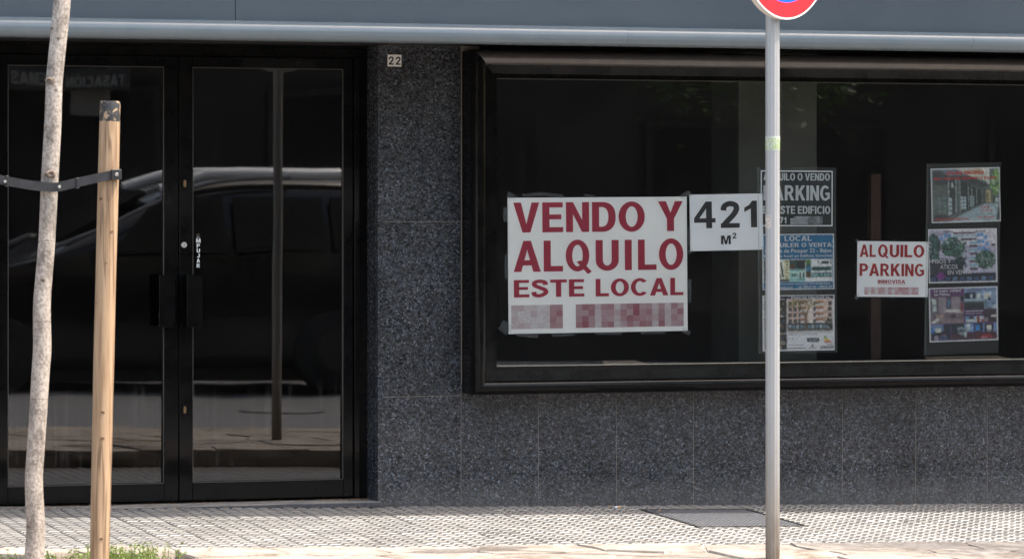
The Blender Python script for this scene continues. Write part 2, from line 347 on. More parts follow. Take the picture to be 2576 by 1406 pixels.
# manhole in the road
def disc(cx, cy, z, r, h, n=40, sx=0.0):
    m = MB(); m.prism([(cx + r * math.cos(2 * math.pi * k / n), cy + r * math.sin(2 * math.pi * k / n), z + GB * r * math.cos(2 * math.pi * k / n)) for k in range(n)], (0, 0, h)); return m
MX, MY = PX(712, 9.4), -9.0
mh = empty('manhole_cover', (MX, MY, ROADZ(MX)), 'round iron manhole cover in the asphalt, mirrored in the right door leaf', 'manhole cover')
disc(MX, MY, ROADZ(MX) - 0.05, 0.33, 0.054).build('rim', plain('rim_iron', (.012, .012, .012), .6), mh)
disc(MX, MY, ROADZ(MX) - 0.05, 0.29, 0.058).build('lid', mottled('lid_concrete', (.12, .12, .12), (.19, .185, .18), 20), mh)

pave = empty('pavement', (0, 0, GA), 'pale concrete pavement of small nine-pad tiles along the shopfront', kind='structure')
bedz = lambda x, y: gz(x, y) - 0.011
b_ = sheet('tile_bed', BED, XL - 6, XR + 6, -D1 - 0.1, 0.2, bedz, 2, 19); b_.parent = pave; b_.matrix_parent_inverse = Matrix.Translation(pave.location).inverted()
# cover rectangle from the photograph
ca, cb_, cc = PG(1628, 1283.5), PG(1736, 1318.6), PG(2012, 1318)
TS = 0.2
OX = cb_.x - 3.0 * 0 - math.floor((cb_.x + 6) / TS) * TS   # tile grid passes through the cover's left edge
CVX0 = cb_.x; CVX1 = cb_.x + 0.6; CVY1 = -0.2; CVY0 = -1.0
def tile_mesh(holes=False):
    m = MB(); T = TS - 0.004; h = T / 2; H = 0.0; g = 0.008; ch = 0.0045; cx_ = 0.011; p = T / 3
    m.box(-h, h, -h, h, -0.012, -0.0058)
    for i in range(3):
        for j in range(3):
            x0, x1 = -h + i * p + g * .28, -h + (i + 1) * p - g * .28; y0, y1 = -h + j * p + g / 2, -h + (j + 1) * p - g / 2
            vs = [(x0, y0, -.0058), (x1, y0, -.0058), (x1, y1, -.0058), (x0, y1, -.0058), (x0 + cx_, y0 + ch, 0), (x1 - cx_, y0 + ch, 0), (x1 - cx_, y1 - ch, 0), (x0 + cx_, y1 - ch, 0)]
            m.add(vs, [(4, 5, 6, 7), (0, 1, 5, 4), (1, 2, 6, 5), (2, 3, 7, 6), (3, 0, 4, 7)])
    return m
tm_ = tile_mesh(); tme = None
nrmG = Vector((-GB, -GS, 1)).normalized(); ux = Vector((1, 0, GB)).normalized(); uy = nrmG.cross(ux)
BASIS = Matrix((ux, uy, nrmG)).transposed().to_4x4()
_n2 = Vector((-GB, .004, 1)).normalized(); BASIS2 = Matrix((ux, _n2.cross(ux), _n2)).transposed().to_4x4()
rest = MB(); ntile = 0; tiles = []
i0, i1 = int((XL - 4 - OX) / TS), int((XR + 4 - OX) / TS)
for j in range(18):
    for i in range(i0, i1):
        x = OX + (i + .5) * TS; y = -(j + .5) * TS
        if y < -D1 - .08: continue
        if CVX0 - .01 < x < CVX1 + .01 and CVY0 < y < CVY1: continue
        tilt = Matrix.Rotation(R.gauss(0, .004), 4, 'X') @ Matrix.Rotation(R.gauss(0, .004), 4, 'Y')
        M = Matrix.Translation((x, y, gz(x, y) + R.uniform(-.0012, .0012))) @ (BASIS if j < 9 else BASIS2) @ tilt
        if j < 9 and -3.25 + 0.02 * j < x < 3.15 - .11 * j:
            if tme is None:
                o = tm_.build('paving_tile', TILE); tme = o.data
            else: o = bpy.data.objects.new('paving_tile', tme); COL.objects.link(o)
            o.parent = pave; o.matrix_parent_inverse = Matrix.Translation(pave.location).inverted(); o.matrix_basis = M; ntile += 1
        else:
            rest.add([M @ Vector(q) for q in tm_.v], tm_.f)
ro = rest.build('outlying_tiles', TILE, pave); ro['kind'] = 'stuff'

# steel access cover
cvc = Vector(((CVX0 + CVX1) / 2, (CVY0 + CVY1) / 2, 0)); cvc.z = gz(cvc.x, cvc.y)
cv = empty('access_cover', cvc, 'rectangular grey steel access cover with raised studs let into the pavement', 'access cover')
def gbox(m, x0, x1, y0, y1, z0, z1):
    a = [(x0, y0), (x1, y0), (x1, y1), (x0, y1)]
    m.add([(x, y, gz(x, y) + z0) for x, y in a] + [(x, y, gz(x, y) + z1) for x, y in a], [(3, 2, 1, 0), (4, 5, 6, 7), (0, 1, 5, 4), (1, 2, 6, 5), (2, 3, 7, 6), (3, 0, 4, 7)])
m = MB()
for a in ((CVX0 + .002, CVX0 + .016, CVY0 + .002, CVY1 - .002), (CVX1 - .016, CVX1 - .002, CVY0 + .002, CVY1 - .002), (CVX0 + .016, CVX1 - .016, CVY0 + .002, CVY0 + .014), (CVX0 + .016, CVX1 - .016, CVY1 - .014, CVY1 - .002)):
    gbox(m, *a, -.012, .0005)
m.build('cover_frame', IRON, cv)
m = MB(); gbox(m, CVX0 + .022, CVX1 - .022, CVY0 + .02, CVY1 - .02, -.0115, -.002); m.build('plate', STEELCOVER, cv)
m = MB(); k = 0; y = CVY0 + .034
while y < CVY1 - .03:
    x = CVX0 + .036 + (.0125 if k % 2 else 0)
    while x < CVX1 - .034:
        z = gz(x, y) - .0025; a, b2 = .0075, .006
        m.add([(x - a, y - b2, z), (x + a, y - b2, z), (x + a, y + b2, z), (x - a, y + b2, z), (x - a * .5, y - b2 * .5, z + .0042), (x + a * .5, y - b2 * .5, z + .0042), (x + a * .5, y + b2 * .5, z + .0042), (x - a * .5, y + b2 * .5, z + .0042)],
              [(4, 5, 6, 7), (0, 1, 5, 4), (1, 2, 6, 5), (2, 3, 7, 6), (3, 0, 4, 7)]); x += .025
    y += .02; k += 1
o = m.build('raised_studs', STEELCOVER, cv); o['kind'] = 'stuff'

# stone verge
verge = empty('stone_verge', (0, -D1, gz(0, -D1)), 'raised sandstone verge of irregular slabs between pavement and road', kind='structure')
TREE_Y = -3.50
TX = P(88, 1400, TREE_Y).x; SX = P(250, 1400, TREE_Y).x
PIT = (TX - 0.62, SX + 0.42, TREE_Y - 0.42, -3.10)
def vbox(m, x0, x1, y0, y1, zlo, zhi, n=12):
    for q in range(n):
        a, b2 = x0 + (x1 - x0) * q / n, x0 + (x1 - x0) * (q + 1) / n
        c4 = [(a, y0), (b2, y0), (b2, y1), (a, y1)]
        m.add([(x, y, vz(x) + zlo) for x, y in c4] + [(x, y, vz(x) + zhi) for x, y in c4], [(3, 2, 1, 0), (4, 5, 6, 7), (0, 1, 5, 4), (1, 2, 6, 5), (2, 3, 7, 6), (3, 0, 4, 7)])
m = MB(); V0, V1 = XL - 6, XR + 6
vbox(m, V0, PIT[0], -D2, -D1, -.5, -.005); vbox(m, PIT[1], V1, -D2, -D1, -.5, -.005)
vbox(m, PIT[0], PIT[1], PIT[3], -D1, -.5, -.005, 3); vbox(m, PIT[0], PIT[1], -D2, PIT[2], -.5, -.005, 3)
m.build('mortar_base', MORTAR, verge)
m = MB(); nx, ny = 22, 12
for j in range(ny + 1):
    for i in range(nx + 1):
        x = PIT[0] + (PIT[1] - PIT[0]) * i / nx; y = PIT[2] + (PIT[3] - PIT[2]) * j / ny
        m.v.append((x, y, vz(x) - .075 + R.uniform(-.012, .018)))
m.f = [(j * (nx + 1) + i, j * (nx + 1) + i + 1, (j + 1) * (nx + 1) + i + 1, (j + 1) * (nx + 1) + i) for j in range(ny) for i in range(nx)]; m.c = [None] * len(m.f)
o = m.build('soil', SOIL, None, 'all'); tag(o, 'dry brown soil in the pit round the young tree', kind='structure')
def clip(poly, n, d):
    out = []
    for i in range(len(poly)):
        a, b2 = poly[i], poly[(i + 1) % len(poly)]; da, db = n[0] * a[0] + n[1] * a[1] - d, n[0] * b2[0] + n[1] * b2[1] - d
        if da <= 0: out.append(a)
        if da * db < 0: k = da / (da - db); out.append((a[0] + (b2[0] - a[0]) * k, a[1] + (b2[1] - a[1]) * k))
    return out
def stones(x0, x1, y0, y1, size):
    nx_, ny_ = max(1, round((x1 - x0) / size)), max(1, round((y1 - y0) / (size * .85)))
    pts = [(x0 + (i + .5 + R.uniform(-.36, .36)) * (x1 - x0) / nx_, y0 + (j + .5 + R.uniform(-.36, .36)) * (y1 - y0) / ny_) for i in range(nx_) for j in range(ny_)]
    res = []
    for p in pts:
        poly = [(x0, y0), (x1, y0), (x1, y1), (x0, y1)]
        for q in pts:
            if q is p or (q[0] - p[0]) ** 2 + (q[1] - p[1]) ** 2 > 9 * size * size: continue
            n = (q[0] - p[0], q[1] - p[1]); poly = clip(poly, n, n[0] * (p[0] + q[0]) / 2 + n[1] * (p[1] + q[1]) / 2)
            if len(poly) < 3: break
        if len(poly) >= 3: res.append((p, poly))
    return res
def stone_piece(m, p, poly):
    c = (sum(q[0] for q in poly) / len(poly), sum(q[1] for q in poly) / len(poly)); L = []
    pts = []
    for i in range(len(poly)):
        a, b2 = poly[i], poly[(i + 1) % len(poly)]
        pts.append(a)
        if math.hypot(b2[0] - a[0], b2[1] - a[1]) > .1:
            mx_, my_ = (a[0] + b2[0]) / 2, (a[1] + b2[1]) / 2; pts.append((mx_ + R.uniform(-.012, .012), my_ + R.uniform(-.012, .012)))
    def ins(q, d):
        v = Vector((q[0] - c[0], q[1] - c[1])); l = max(v.length, 1e-4); v *= max(0.2, (l - d)) / l; return (c[0] + v.x, c[1] + v.y)
    tx, ty, h = R.gauss(0, .007), R.gauss(0, .008), R.uniform(-.005, .003); n = len(pts)
    rings = []
    for d, z in ((.003, -.05), (.004, -.004), (.010, .002), (.05, .003)):
        rings.append([(*ins(q, d + R.uniform(0, .006)), 0) for q in pts]); rings[-1] = [(x, y, vz(x) + z + h + tx * (x - c[0]) + ty * (y - c[1]) + (R.uniform(-.003, .003) if z > -.02 else 0)) for x, y, _ in rings[-1]]
    vs = [q for r in rings for q in r]; fs = [(k * n + i, k * n + (i + 1) % n, (k + 1) * n + (i + 1) % n, (k + 1) * n + i) for k in range(3) for i in range(n)] + [tuple(3 * n + i for i in range(n))]
    m.add(vs, fs)
restst = MB()
for (x0, x1, y0, y1) in ((V0, PIT[0], -D2, -D1), (PIT[1], V1, -D2, -D1), (PIT[0], PIT[1], PIT[3], -D1), (PIT[0], PIT[1], -D2, PIT[2])):
    for p, poly in stones(x0, x1, y0, y1, .46):
        if -3.6 < p[0] < 1.6:
            m = MB(); stone_piece(m, p, poly); m.build('paving_stone', STONE, verge, True)
        else: stone_piece(restst, p, poly)
o = restst.build('outlying_stones', STONE, verge); o['kind'] = 'stuff'
# rough stones lining the inner face of the tree pit
x = PIT[0] + .02
while x < PIT[1] - .1:
    wd = R.uniform(.10, .22); m = MB(); zc = vz(x)
    m.box(x, min(x + wd, PIT[1] - .01), PIT[3] - R.uniform(.018, .04), PIT[3] + .05, zc - .12, zc - R.uniform(.02, .035))
    m.build('edging_stone', RUST_STONE if R.random() < .5 else STONE, verge, 'all', bevel=.014, seg=2); x += wd + .018

# ---------------------------------------------------------------- shop building
bld = empty('shop_building', (0, 0.3, 0), 'shop building with black framed doors, dark granite cladding and blue-grey canopy', 'building')
GLY = -0.12                              # window glass plane
JX = [1160, 1355, 1551, 1745, 1932, 2120, 2304, 2484]
XP = PX(950); XQ = PX(1160)
zwo_b = P(1176, 991, -0.12).z; zwo_t = P(1170, 123, -0.12).z
zj1, zj2 = P(1050, 558, 0).z, P(1050, 997, 0).z
TY = -0.90                               # canopy edge tube axis
zt_top = (P(0, 43, TY).z + P(2576, 84.5, TY).z) / 2; zt_bot = (P(0, 94, TY).z + P(2576, 133, TY).z) / 2
rt = (zt_top - zt_bot) / 2; ztc = (zt_top + zt_bot) / 2
ZSOF = zt_bot + 0.032
g2 = 0.0012
def slab(x0, x1, z0, z1, y0=0.0, y1=0.03):
    MB().box(x0 + g2, x1 - g2, y0, y1, z0 + g2, z1 - g2).build('granite_slab', GRANITE, bld, bevel=.0012)
for z0, z1 in ((-.08, zj2), (zj2, zj1), (zj1, ZSOF)): slab(XP, XQ, z0, z1)
edges = [PX(x) for x in JX]; pit_ = (edges[-1] - edges[0]) / (len(edges) - 1)
while edges[-1] < 5.0: edges.append(edges[-1] + pit_)
for a, b2 in zip(edges, edges[1:]): slab(a, b2, -.12, zwo_b + .05)
WXR = edges[-1] - .10                     # window's right outer edge, out of frame
for z0, z1 in ((-.14, zj2), (zj2, zj1), (zj1, ZSOF)): slab(edges[-1], edges[-1] + .45, z0, z1)
for z0, z1 in ((-.08, zj2), (zj2, zj1), (zj1, ZSOF)):       # reveal of the pillar beside the door
    MB().box(XP, XP + .03, 0.0302, .19, z0 + g2, z1 - g2).build('granite_slab', GRANITE, bld, bevel=.001)
XDL = PX(-40, .18)                       # left end of the doorway
for z0, z1 in ((-.02, zj2), (zj2, zj1), (zj1, ZSOF)): slab(XDL - .62, XDL - .02, z0, z1)
MB().box(XP + .032, WXR + .6, .0016, .026, -.1, zwo_b + .04).build('joint_mortar', JOINT, bld)
MB().box(XP + .032, XQ + .10, .0018, .0265, zwo_b + .041, ZSOF).build('joint_mortar', JOINT, bld)
# shell of the building
MB().box(-7, XDL - .63, 0.0, .3, -.3, ZSOF).build('wall', PLASTER, bld); MB().box(edges[-1] + .46, 8, 0, .3, -.3, ZSOF).build('wall', PLASTER, bld)
MB().box(-7, 8, 0.0, .3, 2.96, 9.5).build('upper_wall', PLASTER, bld)
MB().box(-7, 8, -1.13, -.002, 2.96, 3.16).build('shading_balcony_slab', PLASTER, bld)  # unseen slab added above the view to keep the fascia shaded
m = MB()
for k in range(60): m.box(-6.95 + k * .25, -6.935 + k * .25, -1.09, -1.075, 3.161, 4.1)
m.box(-7, 8, -1.105, -1.06, 4.101, 4.14); m.build('balcony_railing', IRON, bld)
# canopy
FY = TY + .03
fx = [-7, PX(592, FY) - 4.6, PX(592, FY), PX(592, FY) + 4.6, 8]
for a, b2 in zip(fx, fx[1:]): MB().box(a + .0012, b2 - .0012, FY, FY + .03, ztc + .01, 2.955).build('fascia_panel', FASCIA, bld, bevel=.0015)
tj = [-7, PX(1571, TY), PX(2438, TY), PX(2438, TY) + 2, 8]
for a, b2 in zip(tj, tj[1:]):
    MB().tube([(a + .0004, TY, ztc), (b2 - .0004, TY, ztc)], rt, 40).build('edge_tube', TUBE, bld, True)
MB().box(-7, 8, FY + .031, .3, ZSOF, ZSOF + .03).build('soffit', SOFFIT, bld)
# display window
XG0 = PX(1245, GLY); ZG1 = (P(1245, 196, GLY).z + P(2576, 214.5, GLY).z) / 2; ZG0 = (P(1245, 923, GLY).z + P(2576, 903, GLY).z) / 2
XG1 = WXR - (XG0 - XQ) - 0.0
ww = empty('display_window', ((XG0 + XG1) / 2, 0, ZG0)); ww.parent = bld; ww.matrix_parent_inverse = Matrix.Translation(bld.location).inverted()
SW = XG0 - XQ - .004; 
prof = [(0, -.125), (0, -.150), (.020, -.150), (.0205, -.158), (.062, -.166), (.066, -.176)]
for k in range(1, 8):
    a = math.pi / 2 * k / 7; prof.append((.066 + (SW - .066) * math.sin(a) ** 1.0 * 1.0 if k < 7 else SW, -.176 - .030 * math.cos(a) * math.sin(2 * a) ** .5 if k < 7 else -.150))
prof = [(0, -.112), (0, -.150), (.021, -.150), (.022, -.158), (.066, -.163), (.069, -.185), (.085, -.202), (.105, -.209), (.122, -.204), (.134, -.190), (.1415, -.165), (SW, -.12), (SW, -.0005)]
def frame_side(name, c0, c1, d0, d1):
    # c0,c1 inner glass corners (X,Z); d0,d1 outward diagonal directions
    m = MB(); n = len(prof)
    vs = [(c0[0] + d0[0] * u, v, c0[1] + d0[1] * u) for u, v in prof] + [(c1[0] + d1[0] * u, v, c1[1] + d1[1] * u) for u, v in prof]
    m.add(vs, [(i, i + 1, n + i + 1, n + i) for i in range(n - 1)] + [tuple(range(n)), tuple(range(n, 2 * n))])
    o = m.build(name, BLACK, None, True)
    o.parent = ww; o.matrix_parent_inverse = Matrix.Translation(ww.location).inverted(); return o
e_ = .0008
frame_side('frame_bar', (XG0, ZG0), (XG0, ZG1), (-1, -1), (-1, 1))
ft = frame_side('frame_bar', (XG0 + e_, ZG1), (XG1 - e_, ZG1), (-1, 1), (1, 1)); ft.data.materials.append(BAR_SHEEN)
for p_ in ft.data.polygons:  # rounded faces of the same black bar coloured lighter, as if reflecting
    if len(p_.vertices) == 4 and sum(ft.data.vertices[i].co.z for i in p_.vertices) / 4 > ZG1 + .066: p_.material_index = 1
frame_side('frame_bar', (XG1, ZG1), (XG1, ZG0), (1, 1), (1, -1))
frame_side('frame_bar', (XG1 - e_, ZG0), (XG0 + e_, ZG0), (1, -1), (-1, -1))
def wpart(o): o.parent = ww; o.matrix_parent_inverse = Matrix.Translation(ww.location).inverted(); return o
wpart(MB().box(XG0 + .0005, XG1 - .0005, GLY - .004, GLY + .004, ZG0 + .0005, ZG1 - .0005).build('pane', GLASS_WIN))
wpart(MB().box(XG0 + .001, XG1 - .001, GLY - .014, GLY - .005, ZG0 + .0005, ZG0 + .0048).build('glazing_bead', PUTTY))
wpart(MB().box(XG0 + .001, XG1 - .001, GLY - .014, GLY - .005, ZG1 - .005, ZG1 - .0005).build('glazing_bead', GASKET))
wpart(MB().box(XG0 + .0005, XG0 + .0035, GLY - .014, GLY - .005, ZG0 + .005, ZG1 - .0055).build('glazing_bead', GASKET))
wpart(MB().box(XG0 + .004, XG1, GLY + .006, .42, ZG0 - .05, ZG0 - .012).build('inner_sill', INTFLOOR))
# interior
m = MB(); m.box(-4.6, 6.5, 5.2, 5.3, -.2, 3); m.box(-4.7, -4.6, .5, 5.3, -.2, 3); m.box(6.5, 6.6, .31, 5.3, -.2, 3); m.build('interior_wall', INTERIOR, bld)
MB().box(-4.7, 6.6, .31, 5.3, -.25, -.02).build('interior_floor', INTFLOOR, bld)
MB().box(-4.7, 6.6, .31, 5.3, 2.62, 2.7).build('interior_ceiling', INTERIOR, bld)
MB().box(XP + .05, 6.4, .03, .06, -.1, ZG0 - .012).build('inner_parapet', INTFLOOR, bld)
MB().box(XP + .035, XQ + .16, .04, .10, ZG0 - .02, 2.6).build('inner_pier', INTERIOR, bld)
xa, xb = PX(1858, .55), PX(2055, .55)
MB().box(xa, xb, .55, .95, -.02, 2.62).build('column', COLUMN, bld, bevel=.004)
xa, xb = PX(2191, .9), PX(2216, .9)
MB().box(xa, xb, .9, .95, -.02, P(2200, 438, .9).z).build('wooden_post', BROWNWOOD, bld)

# doors
DY = 0.18
ZDB = (P(0, 1276, DY).z + P(880, 1248, DY).z) / 2; ZDT = P(0, 136, DY).z
GT = (P(20, 164, DY).z + P(865, 174, DY).z) / 2; GB_ = (P(20, 1229, DY).z + P(862, 1202, DY).z) / 2
MB().box(XDL, XP - .001, DY - .02, .30, ZDT + .052, ZSOF - .001).build('door_header', BLACK, bld, bevel=.002)
MB().box(XDL, XP - .001, DY + .0, .30, ZDT + .004, ZDT + .051).build('door_header', BLACK, bld, bevel=.002)
xj0, xj1 = PX(890, DY), XP - .0005
MB().box(xj0 + .001, xj0 + .03, DY - .012, .30, ZDB, ZDT + .003).build('door_jamb', BLACK, bld, bevel=.002)
MB().box(xj0 + .031, xj1, DY + .006, .30, ZDB, ZDT + .003).build('door_jamb', BLACK, bld, bevel=.002)
MB().box(XDL, PX(-19, DY), DY - .012, .30, ZDB, ZDT + .003).build('door_jamb', BLACK, bld, bevel=.002)
TILT = math.radians(0.45)
def door(xl, xr, gl, gr, hside, hx0, hx1):
    d = empty('door_leaf', ((xl + xr) / 2, DY, ZDB)); d.parent = bld; d.matrix_parent_inverse = Matrix.Translation(bld.location).inverted()
    def dp(o): o.parent = d; o.matrix_parent_inverse = Matrix.Translation(d.location).inverted(); return o
    for a, b2 in ((xl, gl), (gr, xr)): dp(MB().box(a, b2, DY, DY + .05, ZDB + .006, ZDT).build('stile', BLACK, None, bevel=.0025))
    dp(MB().box(gl, gr, DY + .0005, DY + .05, GT, ZDT - .0005).build('rail', BLACK, None, bevel=.002))
    dp(MB().box(gl, gr, DY + .0005, DY + .05, ZDB + .0065, GB_).build('rail', BLACK, None, bevel=.002))
    t = .0035
    for q in ((gl, gl + t, GB_ + t, GT - t), (gr - t, gr, GB_ + t, GT - t), (gl, gr, GB_, GB_ + t), (gl, gr, GT - t, GT)):
        dp(MB().box(q[0], q[1], DY + .004, DY + .016, q[2], q[3]).build('gasket', GASKET))
    pn = MB().box(gl + .001, gr - .001, -.003, .003, -(GT - GB_) / 2 + .001, (GT - GB_) / 2 - .001).build('pane', GLASS_DOOR)
    dp(pn); pn.matrix_basis = Matrix.Translation((0, DY + .022, (GT + GB_) / 2)) @ Matrix.Rotation(TILT, 4, 'X')
    z1, z0 = P(420, 691.5, DY - .09).z, P(420, 823, DY - .09).z
    h = MB().box(hx0, hx1, DY - .092, DY - .084, z0, z1)
    if hside < 0: h.box(hx0, hx0 + .008, DY - .0838, DY - .0005, z0, z1)
    else: h.box(hx1 - .008, hx1, DY - .0838, DY - .0005, z0, z1)
    dp(h.build('handle', BLACK, None, bevel=.0018))
    return d, dp
d1_, _ = door(PX(-18, DY), PX(449.2, DY), PX(20, DY), PX(413, DY), 1, PX(400.5, DY - .09), PX(441, DY - .09))
d2_, dp2 = door(PX(451.3, DY), PX(888, DY), PX(485, DY), PX(864, DY), -1, PX(471, DY - .09), PX(510, DY - .09))
def stadium(m, cx, cz, w_, h_, y0, y1, n=8):
    r = w_ / 2; pts = []
    for s_, a0 in ((1, 0), (-1, math.pi)):
        for k in range(n + 1): a = a0 + math.pi * k / n; pts.append((cx + r * math.cos(a), y1, cz + s_ * (h_ / 2 - r) + r * math.sin(a)))
    m.prism(pts, (0, y0 - y1, 0)); return m
for py in (462, 1030):
    c = P(464, py, DY); m = stadium(MB(), c.x, c.z, .026, .066, DY - .009, DY - .0003); e = dp2(m.build('lock_escutcheon', BLACK, None, bevel=.002))
    m = stadium(MB(), c.x, c.z, .014, .036, DY - .0105, DY - .0092); dp2(m.build('lock_cylinder', BRASS, None))
c = P(462, 616, DY); m = MB(); n = 24
m.prism([(c.x + .0155 * math.cos(2 * math.pi * k / n), DY - .0003, c.z + .0155 * math.sin(2 * math.pi * k / n)) for k in range(n)], (0, -.011, 0)); dp2(m.build('round_lock', STEEL, None, True, bevel=.0015))
dp2(MB().box(c.x - .0012, c.x + .0012, DY - .0122, DY - .0114, c.z - .008, c.z + .004).build('keyhole', INKBLACK))

# threshold
def m_step():
    m, t, b = newmat('dusty_granite_step'); g_ = nd(t, 'ShaderNodeNewGeometry'); sp = nd(t, 'ShaderNodeSeparateXYZ'); lk(t, g_.outputs['Normal'], sp.inputs[0])
    dust = ramp(t, noise(t, posn(t, (1, 2.5, 1)), 7, 5), [(.3, (.12, .12, .125)), (.65, (.33, .295, .25))]); gr = ramp(t, noise(t, posn(t), 110, 4), [(.35, (.022, .023, .026)), (.7, (.07, .073, .08))])
    lk(t, mixc(t, ramp(t, sp.outputs['Z'], [(.6, (0,) * 3), (.95, (1,) * 3)]), gr, dust), b.inputs['Base Color']); b.inputs['Roughness'].default_value = .6; return m
STEP = m_step()
zth = P(949, 1260.5, -.03).z * .8 + P(0, 1290, -.03).z * .2
MB().box(XDL - .6, XP + .012, -.034, .34, zth - .026, zth).build('threshold_slab', STEP, bld, bevel=.003)
MB().box(XDL - .6, XP + .010, -.030, .33, zth - .16, zth - .0275).build('threshold_base', GRANITE_EDGE, bld)

# ---------------------------------------------------------------- lettering and prints
_tc = {}
def glyphs(s, off, shear=0.0):
    key = (s, off, shear)
    if key not in _tc:
        c = bpy.data.curves.new('lettering', 'FONT'); c.body = s; c.offset = off; c.resolution_u = 3; c.shear = shear
        o = bpy.data.objects.new('lettering_source', c); COL.objects.link(o); dg = bpy.context.evaluated_depsgraph_get()
        me = bpy.data.meshes.new_from_object(o.evaluated_get(dg)); vs = [v.co.copy() for v in me.vertices]; fs = [tuple(p.vertices) for p in me.polygons]
        bpy.data.objects.remove(o); bpy.data.curves.remove(c); bpy.data.meshes.remove(me)
        x0, x1 = min(v.x for v in vs), max(v.x for v in vs); y0, y1 = min(v.y for v in vs), max(v.y for v in vs)
        _tc[key] = ([((v.x - x0) / (x1 - x0), (v.y - y0) / (y1 - y0)) for v in vs], fs)
    return _tc[key]

# a plain bold sans drawn as outlines, for the printed capitals and figures
def arc(cx, cy, rx, ry, a0, a1, n=14, p=1.0):
    out = []
    for k in range(n + 1):
        a = math.radians(a0 + (a1 - a0) * k / n); c_, s_ = math.cos(a), math.sin(a)
        out.append((cx + rx * math.copysign(abs(c_) ** p, c_), cy + ry * math.copysign(abs(s_) ** p, s_)))
    return out
def stroke(pts, wd, k=6):
    q = [Vector((*a, 0)) for a in pts]; c, _ = smooth_path(q, [0] * len(q), k); l, r = [], []
    for i in range(len(c)):
        t = (c[min(i + 1, len(c) - 1)] - c[max(i - 1, 0)]).normalized(); n = Vector((-t.y, t.x, 0)) * wd / 2; l.append((c[i] + n)[:2]); r.append((c[i] - n)[:2])
    return l + r[::-1]
def smooth_path(pts, rad, k=4):
    P2, R2 = [], []
    for i in range(len(pts) - 1):
        p0, p1, p2, p3 = pts[max(i - 1, 0)], pts[i], pts[i + 1], pts[min(i + 2, len(pts) - 1)]
        for j in range(k):
            t = j / k; P2.append(.5 * ((2 * p1) + (p2 - p0) * t + (2 * p0 - 5 * p1 + 4 * p2 - p3) * t * t + (3 * p1 - p0 - 3 * p2 + p3) * t ** 3)); R2.append(rad[i] * (1 - t) + rad[i + 1] * t)
    P2.append(pts[-1]); R2.append(rad[-1]); return P2, R2
_O = [arc(.39, .5, .39, .51, 0, 360, 36)[:-1], arc(.39, .5, .175, .345, 0, 360, 30)[:-1]]
_Rl = arc(.38, .705, .28, .295, 90, -68)
